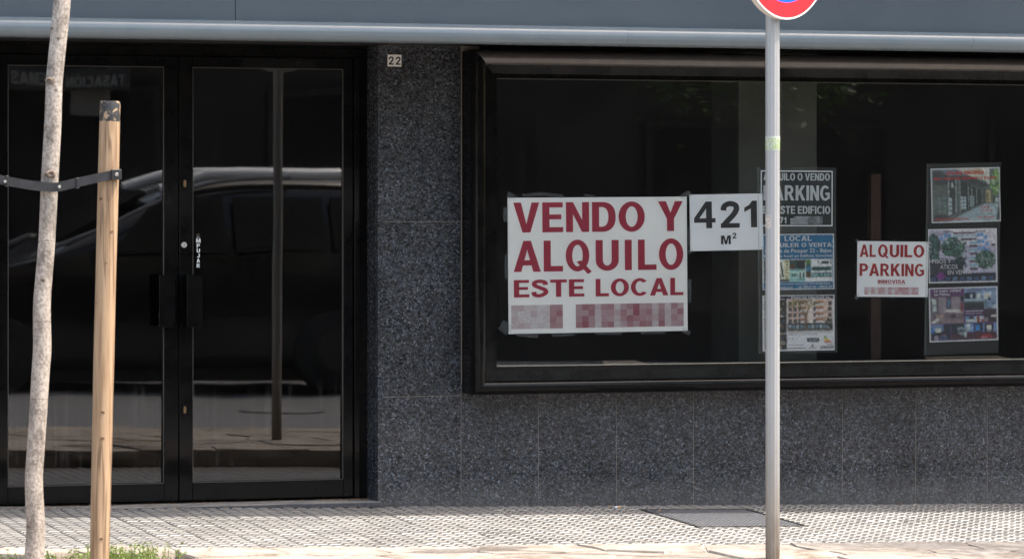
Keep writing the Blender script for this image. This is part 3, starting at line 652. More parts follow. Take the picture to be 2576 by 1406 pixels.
BOLD = {
 'I': (.21, [[[(0, 0), (0, 1), (.21, 1), (.21, 0)]]]), 'L': (.57, [[[(0, 0), (0, 1), (.21, 1), (.21, .175), (.57, .175), (.57, 0)]]]),
 'E': (.61, [[[(0, 0), (0, 1), (.60, 1), (.60, .83), (.21, .83), (.21, .595), (.56, .595), (.56, .43), (.21, .43), (.21, .17), (.61, .17), (.61, 0)]]]),
 'F': (.57, [[[(0, 0), (0, 1), (.57, 1), (.57, .83), (.21, .83), (.21, .59), (.52, .59), (.52, .42), (.21, .42), (.21, 0)]]]),
 'T': (.66, [[[(.225, 0), (.225, .825), (0, .825), (0, 1), (.66, 1), (.66, .825), (.435, .825), (.435, 0)]]]),
 'V': (.76, [[[(0, 1), (.225, 1), (.38, .28), (.535, 1), (.76, 1), (.495, 0), (.265, 0)]]]),
 'A': (.80, [[[(0, 0), (.29, 1), (.51, 1), (.80, 0), (.575, 0), (.525, .205), (.275, .205), (.225, 0)], [(.32, .375), (.48, .375), (.40, .715)]]]),
 'N': (.68, [[[(0, 0), (0, 1), (.21, 1), (.475, .40), (.475, 1), (.68, 1), (.68, 0), (.47, 0), (.205, .60), (.205, 0)]]]),
 'M': (.84, [[[(0, 0), (0, 1), (.28, 1), (.42, .38), (.56, 1), (.84, 1), (.84, 0), (.645, 0), (.645, .74), (.50, 0), (.34, 0), (.195, .74), (.195, 0)]]]),
 'Y': (.74, [[[(0, 1), (.235, 1), (.37, .62), (.505, 1), (.74, 1), (.475, .41), (.475, 0), (.265, 0), (.265, .41)]]]),
 'K': (.75, [[[(0, 0), (0, 1), (.21, 1), (.21, .60), (.47, 1), (.735, 1), (.435, .595), (.75, 0), (.495, 0), (.29, .41), (.21, .30), (.21, 0)]]]),
 'D': (.70, [[[(0, 0), (0, 1), (.30, 1)] + arc(.30, .5, .40, .5, 88, -88, 16, .85) + [(.30, 0)], [(.21, .17), (.21, .83), (.28, .83)] + arc(.28, .5, .205, .33, 85, -85, 14, .85) + [(.28, .17)]]]),
 'O': (.78, [_O]), '0': (.64, [[arc(.32, .5, .32, .51, 0, 360, 32)[:-1], arc(.32, .5, .12, .35, 0, 360, 28)[:-1]]]),
 'Q': (.78, [_O, [[(.36, .30), (.50, .345), (.86, -.02), (.73, -.10)]]]),
 'C': (.74, [[arc(.39, .5, .39, .51, 40, 320, 30) + arc(.39, .5, .185, .345, 315, 45, 24)]]),
 'G': (.77, [[arc(.39, .5, .39, .51, 42, 305, 30) + [(.75, .13), (.75, .53), (.41, .53), (.41, .37), (.55, .37), (.55, .235)] + arc(.39, .5, .185, .345, 295, 52, 24)]]),
 'S': (.66, [[stroke([(.555, .70), (.52, .86), (.33, .915), (.14, .85), (.13, .68), (.32, .545), (.53, .42), (.56, .24), (.36, .085), (.14, .12), (.095, .30)], .195, 5)]]),
 'U': (.68, [[[(0, 1), (.21, 1), (.21, .36)] + arc(.34, .34, .13, .185, 180, 360, 10) + [(.47, .36), (.47, 1), (.68, 1), (.68, .36)] + arc(.34, .34, .34, .36, 360, 180, 18)]]),
 'J': (.54, [[[(.33, 1), (.54, 1), (.54, .34)] + arc(.27, .32, .27, .335, 0, -170, 16) + [(.20, .30)] + arc(.27, .31, .065, .165, 195, 360, 8)]]),
 'P': (.67, [[[(0, 0), (0, 1), (.36, 1)] + arc(.36, .685, .31, .315, 88, -88, 14) + [(.21, .37), (.21, 0)], [(.21, .535), (.21, .835), (.33, .835)] + arc(.33, .685, .125, .15, 85, -85, 10)]]),
 'R': (.75, [[[(0, 0), (0, 1), (.38, 1)] + _Rl + [(.75, 0), (.49, 0), (.30, .40), (.21, .40), (.21, 0)], [(.21, .56), (.21, .835), (.35, .835)] + arc(.35, .70, .115, .138, 85, -85, 10)]]),
 'B': (.70, [[[(0, 0), (0, 1), (.37, 1)] + arc(.37, .75, .27, .25, 88, -62, 12) + arc(.37, .275, .33, .275, 55, -88, 14), [(.21, .60), (.21, .84), (.35, .84)] + arc(.35, .72, .09, .12, 80, -80, 8), [(.21, .16), (.21, .44), (.36, .44)] + arc(.36, .30, .125, .14, 80, -80, 8)]]),
 '4': (.73, [[[(.41, 0), (.41, .21), (0, .21), (0, .38), (.40, 1), (.61, 1), (.61, .375), (.73, .375), (.73, .21), (.61, .21), (.61, 0)], [(.18, .375), (.41, .375), (.41, .73)]]]),
 '2': (.65, [[stroke([(.095, .66), (.13, .82), (.30, .915), (.50, .86), (.54, .70), (.44, .50), (.24, .27), (.10, .10)], .195, 5)], [[(0, 0), (0, .175), (.65, .175), (.65, 0)]]]),
 '1': (.43, [[[(.22, 0), (.22, .71), (0, .575), (0, .745), (.17, .85), (.265, 1), (.43, 1), (.43, 0)]]]),
 '7': (.63, [[[(0, 1), (.63, 1), (.63, .86), (.38, 0), (.165, 0), (.40, .825), (0, .825)]]]),
 '9': (.64, [[arc(.32, .68, .315, .33, 0, 360, 28)[:-1], arc(.32, .68, .12, .17, 0, 360, 20)[:-1]], [stroke([(.535, .66), (.52, .36), (.38, .10), (.12, .14)], .19, 5)]]),
 '5': (.64, [[[(.08, 1), (.58, 1), (.58, .83), (.24, .83), (.21, .60), (.05, .56)]], [stroke([(.14, .58), (.34, .585), (.53, .45), (.52, .22), (.32, .085), (.09, .22)], .19, 5)]]),
 '-': (.34, [[[(0, .30), (0, .47), (.34, .47), (.34, .30)]]]), '.': (.2, [[[(0, 0), (0, .2), (.2, .2), (.2, 0)]]]), '/': (.34, [[[(0, -.02), (.14, -.02), (.34, 1.02), (.20, 1.02)]]]),
}
BOLD['Ó'] = (.78, [_O, [[(.36, 1.08), (.46, 1.26), (.64, 1.26), (.48, 1.08)]]])
_bc = {}
def _fill(loops):
    c = bpy.data.curves.new('outline', 'CURVE'); c.dimensions = '2D'; c.fill_mode = 'BOTH'
    for lp in loops:
        s_ = c.splines.new('POLY'); s_.points.add(len(lp) - 1); s_.use_cyclic_u = True
        for p_, q in zip(s_.points, lp): p_.co = (q[0], q[1], 0, 1)
    o = bpy.data.objects.new('outline', c); COL.objects.link(o); dg = bpy.context.evaluated_depsgraph_get()
    me = bpy.data.meshes.new_from_object(o.evaluated_get(dg)); r = ([(v.co.x, v.co.y) for v in me.vertices], [tuple(p.vertices) for p in me.polygons])
    bpy.data.objects.remove(o); bpy.data.curves.remove(c); bpy.data.meshes.remove(me); return r
def bold(s_, gap=.085, space=.30):
    """vertices (x, y, layer) normalised to the string's own box"""
    vs, fs, x = [], [], 0.0
    for ch in s_:
        if ch == ' ': x += space; continue
        if ch not in _bc: _bc[ch] = [_fill(pc_) for pc_ in BOLD[ch][1]]
        for li, (v, f) in enumerate(_bc[ch]):
            n = len(vs); vs += [(x + a, b, li) for a, b in v]; fs += [tuple(n + i for i in q) for q in f]
        x += BOLD[ch][0] + gap
    x0, x1 = min(v[0] for v in vs), max(v[0] for v in vs); y0, y1 = min(v[1] for v in vs), max(v[1] for v in vs)
    return [((v[0] - x0) / (x1 - x0), (v[1] - y0) / (y1 - y0), v[2]) for v in vs], fs
def letters(s_, off=.03):
    if off >= .025 and all(ch in BOLD or ch == ' ' for ch in s_): return bold(s_)
    v, f = glyphs(s_, min(off, .018)); return [(a, b, 0) for a, b in v], f

class Poster:
    """a sheet given by three corner pixels on the plane Y; local u right, v down, 0..1"""
    def __init__(s, name, label, cat, tl, tr, bl, Y, thick=.0012, mat=None, group=None):
        a, b2, c = P(*tl, Y), P(*tr, Y), P(*bl, Y)
        s.o = a; s.U = b2 - a; h = (c - a).length; u = s.U.normalized(); s.V = Vector((u.z, 0, -u.x)) * h; s.k = 0
        s.root = empty(name, c, label, cat, group)
        m = MB(); m.prism([s.pt(0, 0), s.pt(0, 1), s.pt(1, 1), s.pt(1, 0)], (0, thick, 0)); m.build('sheet', mat or PAPER, s.root)
    def pt(s, u, v, lift=0.0): q = s.o + s.U * u + s.V * v; return Vector((q.x, q.y - lift, q.z))
    def text(s, t, box, mat, off=.03, name='lettering'):
        vs, fs = letters(t, off); u0, v0, u1, v1 = box; s.k += 1; L = .0012 + .00006 * s.k
        m = MB(); m.add([s.pt(u0 + (u1 - u0) * a, v1 + (v0 - v1) * b2, L + .00004 * ly) for a, b2, ly in vs], fs)
        me = bpy.data.meshes.new(name); me.from_pydata(m.v, [], m.f); me.update(); return obj(name, me, mat, s.root)
    def pic(s, polys, name='printed_picture', mat=None):
        if len(polys) > 40 and name == 'printed_picture': return s.photo(polys, name)
        m = MB(); s.k += 1; L = .0004
        for i, (col, pts) in enumerate(polys):
            c = hx(col) if isinstance(col, str) else col
            if len(pts) == 4 and not isinstance(pts[0], (tuple, list)): a, b2, c2, d2 = pts; pts = [(a, b2), (c2, b2), (c2, d2), (a, d2)]
            m.add([s.pt(u, v, L + .0000022 * i) for u, v in pts], [tuple(range(len(pts)))], c)
        return m.build(name, mat or PRINT, s.root, attr=True)
    def photo(s, polys, name, nx=150, ny=106):
        import numpy as np
        uu, vv = np.meshgrid((np.arange(nx) + .5) / nx, (np.arange(ny) + .5) / ny); img = np.zeros((ny, nx, 3)); got = np.zeros((ny, nx), bool); rg = np.random.default_rng(len(polys))
        ju, jv = uu + rg.normal(0, .0022, uu.shape), vv + rg.normal(0, .003, vv.shape)
        for col, pts in polys:
            c = hx(col) if isinstance(col, str) else col
            if len(pts) == 4 and not isinstance(pts[0], (tuple, list)): a, b2, c2, d2 = pts; pts = [(a, b2), (c2, b2), (c2, d2), (a, d2)]
            ins = np.zeros((ny, nx), bool); n = len(pts)
            for i in range(n):
                (x1, y1), (x2, y2) = pts[i], pts[(i + 1) % n]
                if y1 == y2: continue
                cr = ((y1 > jv) != (y2 > jv)) & (ju < (x2 - x1) * (jv - y1) / (y2 - y1) + x1); ins ^= cr
            img[ins] = c[:3]; got |= ins
        img[~got] = .75
        for sc, am in ((6, .09), (3, .12), (1, .10)):
            g_ = rg.normal(0, 1, (ny // sc + 2, nx // sc + 2)).repeat(sc, 0).repeat(sc, 1)[:ny, :nx]; img = img * np.clip(1 + am * g_[..., None] * got[..., None], .35, 1.7)
        sm = img.copy()
        for dy in (-1, 0, 1):
            for dx in (-1, 0, 1): sm += np.roll(np.roll(img, dy, 0), dx, 1) * (.55 if dx or dy else 0)
        img = sm / (1 + 8 * .55); img = np.clip(img * .92 + .012, 0, .8)
        m = MB(); s.k += 1; e = .004
        m.v = [tuple(s.pt(e + (1 - 2 * e) * i / (nx - 1), e + (1 - 2 * e) * j / (ny - 1), .0005)) for j in range(ny) for i in range(nx)]
        m.f = [(j * nx + i, (j + 1) * nx + i, (j + 1) * nx + i + 1, j * nx + i + 1) for j in range(ny - 1) for i in range(nx - 1)]
        me = bpy.data.meshes.new(name); me.from_pydata(m.v, [], m.f); ca_ = me.color_attributes.new('Col', 'FLOAT_COLOR', 'POINT')
        fl = np.ones((ny * nx, 4)); fl[:, :3] = img.reshape(-1, 3); ca_.data.foreach_set('color', fl.ravel().astype('float32')); me.update()
        return obj(name, me, PRINT, s.root)
    def tape(s, uv, w_, h_, rot=0.0):
        m = MB(); c = s.pt(*uv); u = s.U.normalized(); v = s.V.normalized(); cr, sr = math.cos(rot), math.sin(rot); a = (u * cr + v * sr) * w_ / 2; b2 = (v * cr - u * sr) * h_ / 2
        q = [c - a - b2, c - a * .9 + b2, c + a + b2 * 1.1, c + a * 1.05 - b2]; m.prism([x + Vector((0, -.0022, 0)) for x in q], (0, .0003, 0)); m.build('tape', TAPE, s.root)
def sub(polys, box):
    u0, v0, u1, v1 = box; out = []
    for col, pts in polys:
        if len(pts) == 4 and not isinstance(pts[0], (tuple, list)): a, b2, c, d = pts; pts = [(a, b2), (c, b2), (c, d), (a, d)]
        out.append((col, [(u0 + (u1 - u0) * a, v0 + (v1 - v0) * b2) for a, b2 in pts]))
    return out
def blobs(n, cx, cy, rx, ry, cols, s, seed=1, rnd=random.Random(3)):
    out = []
    for _ in range(n):
        a = rnd.uniform(0, 6.28); r = math.sqrt(rnd.random()); x, y = cx + rx * r * math.cos(a), cy + ry * r * math.sin(a); k = rnd.randint(5, 7); q = rnd.uniform(.5, 1.2) * s; a0 = rnd.uniform(0, 6)
        out.append((rnd.choice(cols), [(min(.995, max(.005, x + q * math.cos(a0 + 6.283 * i / k) * rnd.uniform(.6, 1.2))), min(.995, max(.005, y + q * 1.3 * math.sin(a0 + 6.283 * i / k) * rnd.uniform(.6, 1.2)))) for i in range(k)]))
    return out
def mosaic(box, nu, nv, hi, lo, seed, dens=.5):
    rr = random.Random(seed); a, b2 = Vector(hx(hi)[:3]), Vector(hx(lo)[:3]); out = []
    col = [rr.random() < dens for _ in range(nu)]
    for j in range(nv):
        for i in range(nu):
            k = rr.uniform(0, .35) + (.55 if col[i] else 0) * rr.uniform(.6, 1.1); k = min(1, max(0, k)); c = a * (1 - k) + b2 * k
            out.append(((*c, 1), (box[0] + (box[2] - box[0]) * i / nu, box[1] + (box[3] - box[1]) * j / nv, box[0] + (box[2] - box[0]) * (i + 1) / nu, box[1] + (box[3] - box[1]) * (j + 1) / nv)))
    return out
PY = GLY + .0075
# 1 large sign
s1 = Poster('sale_board', 'large white board with crimson VENDO Y ALQUILO lettering in the window', 'sign', (1277, 498), (1727.4, 495), (1279.5, 840), PY, .003, BOARD)
s1.text('VENDO', (.03, .033, .762, .258), INKRED, .045); s1.text('Y', (.837, .033, .977, .255), INKRED, .045)
s1.text('AL', (.03, .317, .303, .545), INKRED, .045); s1.text('Q', (.318, .312, .463, .568), INKRED, .045); s1.text('U', (.485, .317, .614, .545), INKRED, .045); s1.text('I', (.648, .317, .687, .542), INKRED, .045); s1.text('L', (.722, .317, .826, .542), INKRED, .045); s1.text('O', (.84, .31, .978, .545), INKRED, .045)
s1.text('ESTE', (.03, .603, .42, .735), INKRED, .05); s1.text('LOCAL', (.483, .603, .977, .735), INKRED, .05)
s1.pic(mosaic((.015, .79, .30, .965), 8, 4, 'c9c4c2', '8e3e4c', 5, .5), 'number_patch'); s1.pic(mosaic((.372, .79, .978, .965), 17, 4, 'c3bcbb', '903f4f', 9, .62), 'number_patch')
for u, v, a, b2, r in ((.02, -.012, .05, .05, .5), (.13, -.022, .10, .03, -.1), (.24, -.02, .13, .028, .12), (.45, -.012, .06, .02, .2), (.99, -.015, .06, .04, -.5), (-.015, .12, .02, .12, 0), (-.012, .5, .018, .2, .03), (-.02, .95, .06, .09, .6), (.1, 1.012, .12, .03, .1), (.3, 1.012, .13, .028, -.05), (.55, 1.01, .15, .022, .03), (.8, 1.01, .14, .022, 0), (.99, 1.005, .05, .04, .4), (1.012, .3, .02, .15, 0), (1.012, .7, .018, .2, 0)):
    s1.tape((u, v), a, b2 * .6, r)
for u, v in ((.012, .018), (.985, .018), (.012, .982), (.985, .982)):
    m = MB(); c = s1.pt(u, v, .0006); m.add([c + Vector((.0022 * math.cos(k), 0, .0022 * math.sin(k))) for k in (0, 1.05, 2.1, 3.14, 4.2, 5.2)], [tuple(range(6))]); m.build('nail_hole', INKBLACK, s1.root)
# 2 421 m2
s2 = Poster('paper_notice', 'white sheet printed 421 M² taped beside the large board', 'notice', (1734.4, 490), (1918, 487), (1735.7, 632), PY)
s2.text('4', (.056, .127, .35, .60), INKBLACK, .045); s2.text('2', (.42, .125, .68, .60), INKBLACK, .045); s2.text('1', (.745, .125, .92, .60), INKBLACK, .045)
s2.text('M', (.42, .735, .555, .89), INKBLACK, .04); s2.text('2', (.578, .69, .632, .79), INKBLACK, .04)
for q in ((.0, .0, .03, .02, .8), (.47, -.015, .028, .012, 0), (1.0, .0, .03, .02, -.8), (0, 1, .03, .02, -.8), (1, 1, .034, .02, .7), (.6, 1.01, .025, .012, 0)): s2.tape(q[:2], *q[2:])
# 3 black parking notice
s3 = Poster('paper_notice', 'black notice with white PARKING lettering, topmost behind the sign pole', 'notice', (1914, 429), (2094.6, 430.3), (1914.6, 569), PY + .002)
GW = plain('pale_grey_ink', (.52, .55, .55), .5)
s3.pic([('1b2422', (.014, .02, .986, .98))], 'black_field')
s3.text('ALQUILO O VENDO', (.035, .045, .96, .19), GW, .035); s3.text('PARKING', (.035, .263, .96, .54), GW, .045); s3.text('EN ESTE EDIFICIO', (.03, .635, .967, .78), GW, .035); s3.text('971', (.19, .835, .355, .95), GW, .035)
s3.pic(mosaic((.41, .82, .86, .965), 11, 4, '5d6466', 'a5abac', 4, .5), 'number_patch')
# 4 blue notice
s4 = Poster('paper_notice', 'blue notice headed LOCAL with three photographs, behind the sign pole', 'notice', (1917.5, 589.5), (2098, 587.7), (1918, 729.8), PY + .002)
s4.pic([('0b6890', (.014, .016, .986, .984))] + [('dfe3e0', (.015, .455, .975, .858))] +
  sub([('1c2a28', (0, 0, .3, 1)), ('3f6f6c', (.1, .5, .3, 1)), ('e3e6d2', [(.25, 0), (.85, 0), (.95, .9), (.3, .9)]), ('1d2525', [(.5, .1), (.57, .1), (.68, .84), (.6, .84)]), ('1d2525', [(.63, .1), (.7, .1), (.8, .82), (.73, .82)]), ('d7d2a8', (.82, 0, 1, 1)), ('26302c', (.25, .9, 1, 1))] + [('5e5b48', (.86, .06 + .13 * k, .95, .11 + .13 * k)) for k in range(7)], (.02, .465, .368, .85)) +
  sub([('31524c', (0, 0, 1, .48)), ('5b3620', (.03, .2, .3, .45)), ('182320', (.45, .02, .95, .4)), ('78a69e', (0, .42, 1, .52)), ('bfe0d6', (0, .52, 1, 1)), ('7fb4ac', (.05, .62, .5, .78)), ('d7f0e4', (.1, .55, .9, .62)), ('3c2f28', (.62, .58, .72, .86)), ('2f2925', (.82, .56, .92, .86)), ('8cc4bb', (0, .86, 1, 1)), ('20413c', (.15, .65, .22, .8)), ('20413c', (.3, .65, .36, .8))], (.374, .465, .597, .85)) +
  sub([('e8ece8', (0, 0, 1, 1)), ('2f5f64', (0, .1, .2, .95)), ('4f7c35', (0, 0, .2, .2)), ('3784b2', (0, .38, .18, .5)), ('4a3c22', (0, .55, .18, .85)), ('1f2f33', (.45, .02, .5, .15)), ('2a3a3c', (.6, .06, .88, .2)), ('26363a', (.93, 0, .98, .22)), ('3a6a64', (.22, .32, .98, .52)), ('234a4a', (.24, .36, .5, .48)), ('1d4040', (.54, .36, .9, .48)), ('d9e2de', (.22, .53, .98, .58)), ('2a5658', (.22, .6, .98, .82)), ('8fb6b4', (.25, .65, .48, .78)), ('79a7a6', (.55, .65, .64, .78)), ('8fb6b4', (.7, .65, .9, .78)), ('f0f1ec', (0, .84, 1, 1)), ('2c3b3c', (.78, .68, .81, .83))] + [('1b3a3c', (.27 + .05 * k, .65, .275 + .05 * k, .78)) for k in range(5)], (.603, .465, .97, .85)))
s4.text('LOCAL', (.307, .032, .685, .128), GW, .045); s4.text('ALQUILER O VENTA', (.04, .16, .967, .244), GW, .045); s4.text('C/ Baró de Pinopar 22 - Bajos', (.03, .265, .962, .358), GW, .04); s4.text('Magnífico local en Edificio Inmovisa', (.022, .368, .978, .43), GW, .04)
s4.text('ASEOS - APTO PARA CUALQUIER TIPO DE NEGOCIO', (.08, .884, .94, .914), GW, .045); s4.text('www.inmovisa.com  -  ref. PM14140 - PM14139', (.045, .93, .965, .972), GW, .04)
# 5 white Baro de Pinopar notice
s5 = Poster('paper_notice', 'white notice headed BARÓ DE PINOPAR 14, lowest behind the sign pole', 'notice', (1918, 743.4), (2099, 741), (1919, 883.7), PY + .002)
rr = random.Random(11)
pol = [('1d1d3a', (.025, .014, .985, .068)), ('3a3630', (.025, .075, .335, .975))]
for k in range(3):
    for _ in range(26):
        x, y = rr.uniform(.03, .28), rr.uniform(.08 + .3 * k, .08 + .3 * k + .24); pol.append((rr.choice(['24221f', '5a5148', '8b8579', 'a39c92', '6e5b48', '46525c']), (x, y, min(.33, x + rr.uniform(.015, .07)), y + rr.uniform(.02, .07))))
pol += [('f0f0ee', (.025, .372, .335, .38)), ('f0f0ee', (.025, .68, .335, .688))]
big = [('d3b9a8', (0, 0, 1, .74)), ('e4d6cb', (.46, 0, .62, .74)), ('6f6a62', (0, .92, 1, 1)), ('8d857c', (0, .96, 1, 1))]
for r_ in range(4):
    for c_ in range(9):
        if c_ in (3, 4, 6, 7): continue
        big.append(('39424a', (.02 + .11 * c_, .07 + .18 * r_, .095 + .11 * c_, .19 + .18 * r_)) ); big.append(('8d97a0', (.055 + .11 * c_, .07 + .18 * r_, .06 + .11 * c_, .19 + .18 * r_)))
    big += [('a8795f', (.62, .05 + .18 * r_, .80, .13 + .18 * r_)), ('d7d4d2', (.62, .135 + .18 * r_, .81, .19 + .18 * r_)), ('94705f', (.29, .05 + .18 * r_, .42, .13 + .18 * r_)), ('cfcbc8', (.29, .135 + .18 * r_, .42, .19 + .18 * r_))]
big += [('2d2c30', (0, .74, 1, .93))] + [('6f8b96' if k % 2 else '98a9ad', (.02 + .085 * k, .79, .085 + .085 * k, .91)) for k in range(11)]
big += [('6d6047', [(.37, .95), (.43, .95), (.42, .55), (.50, .2), (.475, .2), (.40, .5), (.33, .3), (.31, .3), (.385, .58)])] + blobs(230, .35, .14, .36, .16, ['7b7038', '93863f', '5d5a2c', 'a89a58', '6b5b35'], .016) + blobs(60, .93, .72, .09, .14, ['3b4030', '2c3126', '545a40'], .02)
pol += sub(big, (.345, .076, .975, .655))
for k in range(2): pol += [('8c8c8e', (.35 + .0, .672 + .03 * k, .96 - .2 * k, .682 + .03 * k))]
pol += [('1b1b33', (.615, .775, .785, .845)), ('1b1b33', (.80, .925, .985, .962))] + [(c, (.855, .745 + .017 * i, .88 + .014 * i, .759 + .017 * i)) for i, c in enumerate(['1f8a4c', '5aa63f', 'a9c23a', 'e8d23a', 'e59a2f', 'd9602c', 'c03028'])] + [('6a6a6a', (.96, .74, .962, .865)), ('2a2a44', (.68, .885, .70, .93)), ('8a2f2c', (.683, .885, .697, .905)), ('2a2a44', (.665, .925, .715, .935))]
s5.pic(pol)
s5.text('BARÓ DE PINOPAR 14', (.395, .02, .93, .062), GW, .045); s5.text('L', (.235, .022, .255, .062), GW, .045)
s5.text('EXCLUSIVA', (.64, .795, .76, .826), GW, .04); s5.text('www.inmovisa.com', (.35, .935, .59, .962), INKBLACK, .02); s5.text('inmovisa', (.65, .94, .745, .96), INKBLACK, .01)
s5.text('REF.  PM11241', (.812, .932, .975, .955), GW, .03); s5.text('590.000 €', (.89, .885, .98, .908), INKBLACK, .01); s5.text('ALQUILER 1.390 €/MES', (.355, .885, .565, .905), INKBLACK, .01); s5.text('110    M²', (.355, .77, .43, .79), INKBLACK, .01)
# 6 alquilo parking
s6 = Poster('paper_notice', 'white sheet with red ALQUILO PARKING lettering, right part of the window', 'notice', (2157, 606.4), (2335, 608.3), (2155, 746.3), PY)
s6.text('AL', (.033, .062, .26, .285), INKBRICK, .045); s6.text('Q', (.29, .055, .44, .31), INKBRICK, .045); s6.text('UILO', (.455, .058, .945, .288), INKBRICK, .045)
s6.text('PARKING', (.033, .40, .945, .628), INKBRICK, .045); s6.text('INMOVISA', (.29, .692, .68, .76), INKBRICK, .045)
s6.pic([('b4565a', (.29, .772, .68, .779))] + mosaic((.105, .825, .87, .96), 16, 3, 'd3cfcf', 'b27478', 8, .5), 'number_patch')
for q in ((0, 0, .03, .02, .8), (.53, -.012, .03, .012, 0), (1, 0, .03, .02, -.8), (-.01, .45, .012, .03, 0), (0, 1, .035, .022, -.8), (.5, 1.01, .03, .012, 0), (1, 1, .03, .02, .8)): s6.tape(q[:2], *q[2:])
# 7 office photograph
s7 = Poster('printed_photo', 'framed print of a grey shopfront with red OFICINA lettering, topmost at the right', 'poster', (2341, 424.8), (2514.7, 420.7), (2338.5, 561.8), PY + .002)
pol = [('63706c', (.013, .02, .985, .98)), ('4a5250', [(.013, .05), (.39, .02), (.78, .30), (.78, .42), (.4, .22), (.25, .17), (.013, .05)][:6]), ('6e8790', [(.10, .02), (.4, .02), (.55, .14), (.28, .14)]), ('c9cbb8', [(.38, .02), (.74, .02), (.82, .26), (.55, .14)]), ('b8a886', [(.60, .02), (.74, .02), (.76, .11), (.62, .13)]), ('d5d8cb', [(.74, .02), (.85, .02), (.85, .33), (.80, .26)]), ('3f4547', [(.4, .2), (.55, .15), (.85, .33), (.78, .35)]), ('42494a', [(.03, .06), (.26, .16), (.27, .90), (.03, .98)]), ('5c665e', [(.03, .30), (.24, .30), (.24, .86), (.03, .84)])]
pol += [('3a4443', [(.255, .155), (.36, .19), (.355, .83), (.25, .89)]), ('c9cfca', [(.25, .15), (.258, .15), (.252, .9), (.244, .9)]), ('c9cfca', [(.355, .19), (.362, .19), (.356, .83), (.349, .83)]), ('dfe3df', [(.305, .26), (.315, .28), (.315, .335), (.33, .35), (.28, .35), (.295, .335), (.295, .28)])]
pol += [('2c3a38', [(.415, .22), (.735, .42), (.735, .66), (.415, .83)]), ('586560', [(.36, .18), (.41, .2), (.41, .86), (.36, .87)])] + [('aeb6ae', [(a, .22 + (a - .415) * .62), (a + .006, .22 + (a - .415) * .62), (a + .006, .83 - (a - .415) * .53), (a, .83 - (a - .415) * .53)]) for a in (.415, .535, .585, .655, .73)]
for r_ in range(4):
    for k, a in enumerate((.425, .468)): pol.append(('b9ccd0', (a, .525 + .062 * r_, a + .034, .574 + .062 * r_)))
    for a in (.56, .60): pol.append(('9fb8b8', (a, .52 + .05 * r_, a + .018, .555 + .05 * r_)))
    for a in (.09, .165): pol.append(('6d8180', (a, .53 + .075 * r_, a + .05, .585 + .075 * r_)))
    pol.append(('aebfc0', (.255, .55 + .08 * r_, .295, .61 + .08 * r_)))
pol += [('9db0b4', [(.26, .98), (.42, .87), (.79, .66), (.97, .66), (.93, .98)]), ('a6b7b8', [(.5, .98), (.8, .7), (.97, .68), (.93, .98)]), ('4d5a50', (.735, .38, .79, .67)), ('b9ab7e', (.79, .42, .86, .64)), ('7d7350', (.80, .46, .825, .62)), ('5f6656', (.86, .45, .93, .60)), ('b9c6c4', (.92, .57, .975, .64)), ('3c4340', (.895, .55, .925, .66)), ('3a3f3d', [(.945, .9), (.975, .66), (.985, .66), (.985, .95), (.94, .95)])]
pol += blobs(120, .94, .26, .08, .24, ['6f9a4c', '84ad5e', '4f7a3c', 'a5bf7a', '9fb0a0'], .022) + [('c04848', [(.70, .785), (.855, .785), (.855, .765), (.885, .79), (.855, .815), (.855, .797), (.70, .797)])]
s7.pic(pol)
RD = plain('soft_red_ink', hx('c03a3c'), .5)
s7.text('OFICINA INMOVISA', (.22, .055, .77, .125), RD, .03); s7.text('EN C/ BARO DE PINOPAR 14 BAJOS', (.045, .165, .945, .215), RD, .03); s7.text('www.inmovisa.com', (.045, .905, .535, .955), RD, .015); s7.text('971 725969', (.665, .90, .895, .94), RD, .01); s7.text('A 50 M.', (.71, .71, .84, .745), RD, .03)
# 8 building photograph
s8 = Poster('printed_photo', 'print of a pale apartment block with trees and PISOS Y ATICOS caption', 'poster', (2335, 577), (2507.5, 574), (2333.7, 713), PY + .002)
pol = [('b9b4c6', (.015, .02, .98, .975)), ('d9d3d8', (.30, .02, .98, .30)), ('e2dce0', (.3, .02, .98, .12)), ('6c5a5e', (.21, .045, .36, .065)), ('6c5a5e', (.36, .06, .69, .10)), ('a5bcc8', (.34, .11, .70, .15)), ('cdd9de', (.34, .15, .70, .165)), ('55484e', (.47, .175, .70, .215)), ('6c5a5e', (.68, .045, .83, .065)), ('6c5a5e', (.14, .095, .23, .108)), ('6c5a5e', (.83, .085, .89, .098)), ('463b3e', (.92, .285, .98, .325))]
for x, y in ((.225, .085), (.285, .085), (.165, .14), (.705, .075), (.76, .075), (.815, .13), (.715, .20), (.77, .20), (.83, .25), (.72, .33), (.78, .33), (.84, .375)): pol += [('4f8cc0', (x, y, x + .045, y + .075)), ('a5c6dc', (x + .021, y, x + .025, y + .075))]
for k in range(4): pol += [('8fb0bd', (.595, .235 + .14 * k, .72, .285 + .14 * k)), ('c9d3d8', (.595, .285 + .14 * k, .72, .295 + .14 * k)), ('4a3e48', (.595, .305 + .14 * k, .715, .345 + .14 * k)), ('59636e', (.525, .24 + .14 * k, .555, .30 + .14 * k)), ('d9dcdc', (.53, .375 + .14 * k, .55, .42 + .14 * k))]
pol += [('30343e', (.015, .60, .50, .82)), ('232833', (.015, .82, .98, .975)), ('4a4c58', [(.015, .50), (.5, .6), (.5, .64), (.015, .58)])]
pol += blobs(330, .36, .34, .17, .18, ['24453f', '2f5a4e', '1c352f', '3d6b58', '51806a'], .02) + blobs(200, .07, .34, .10, .24, ['2d4a48', '3d5f5a', '253d3c', '4d6f68'], .022) + blobs(330, .83, .58, .15, .17, ['2c4a40', '3a5c4e', '213830', '567a66', '6d8f7a'], .019) + blobs(120, .45, .62, .08, .1, ['26383a', '1f2f30', '34494a'], .02)
for k in range(9): pol.append(('5f7a9a' if k % 2 else '3c5272', (.03 + .105 * k, .89, .10 + .105 * k, .96)))
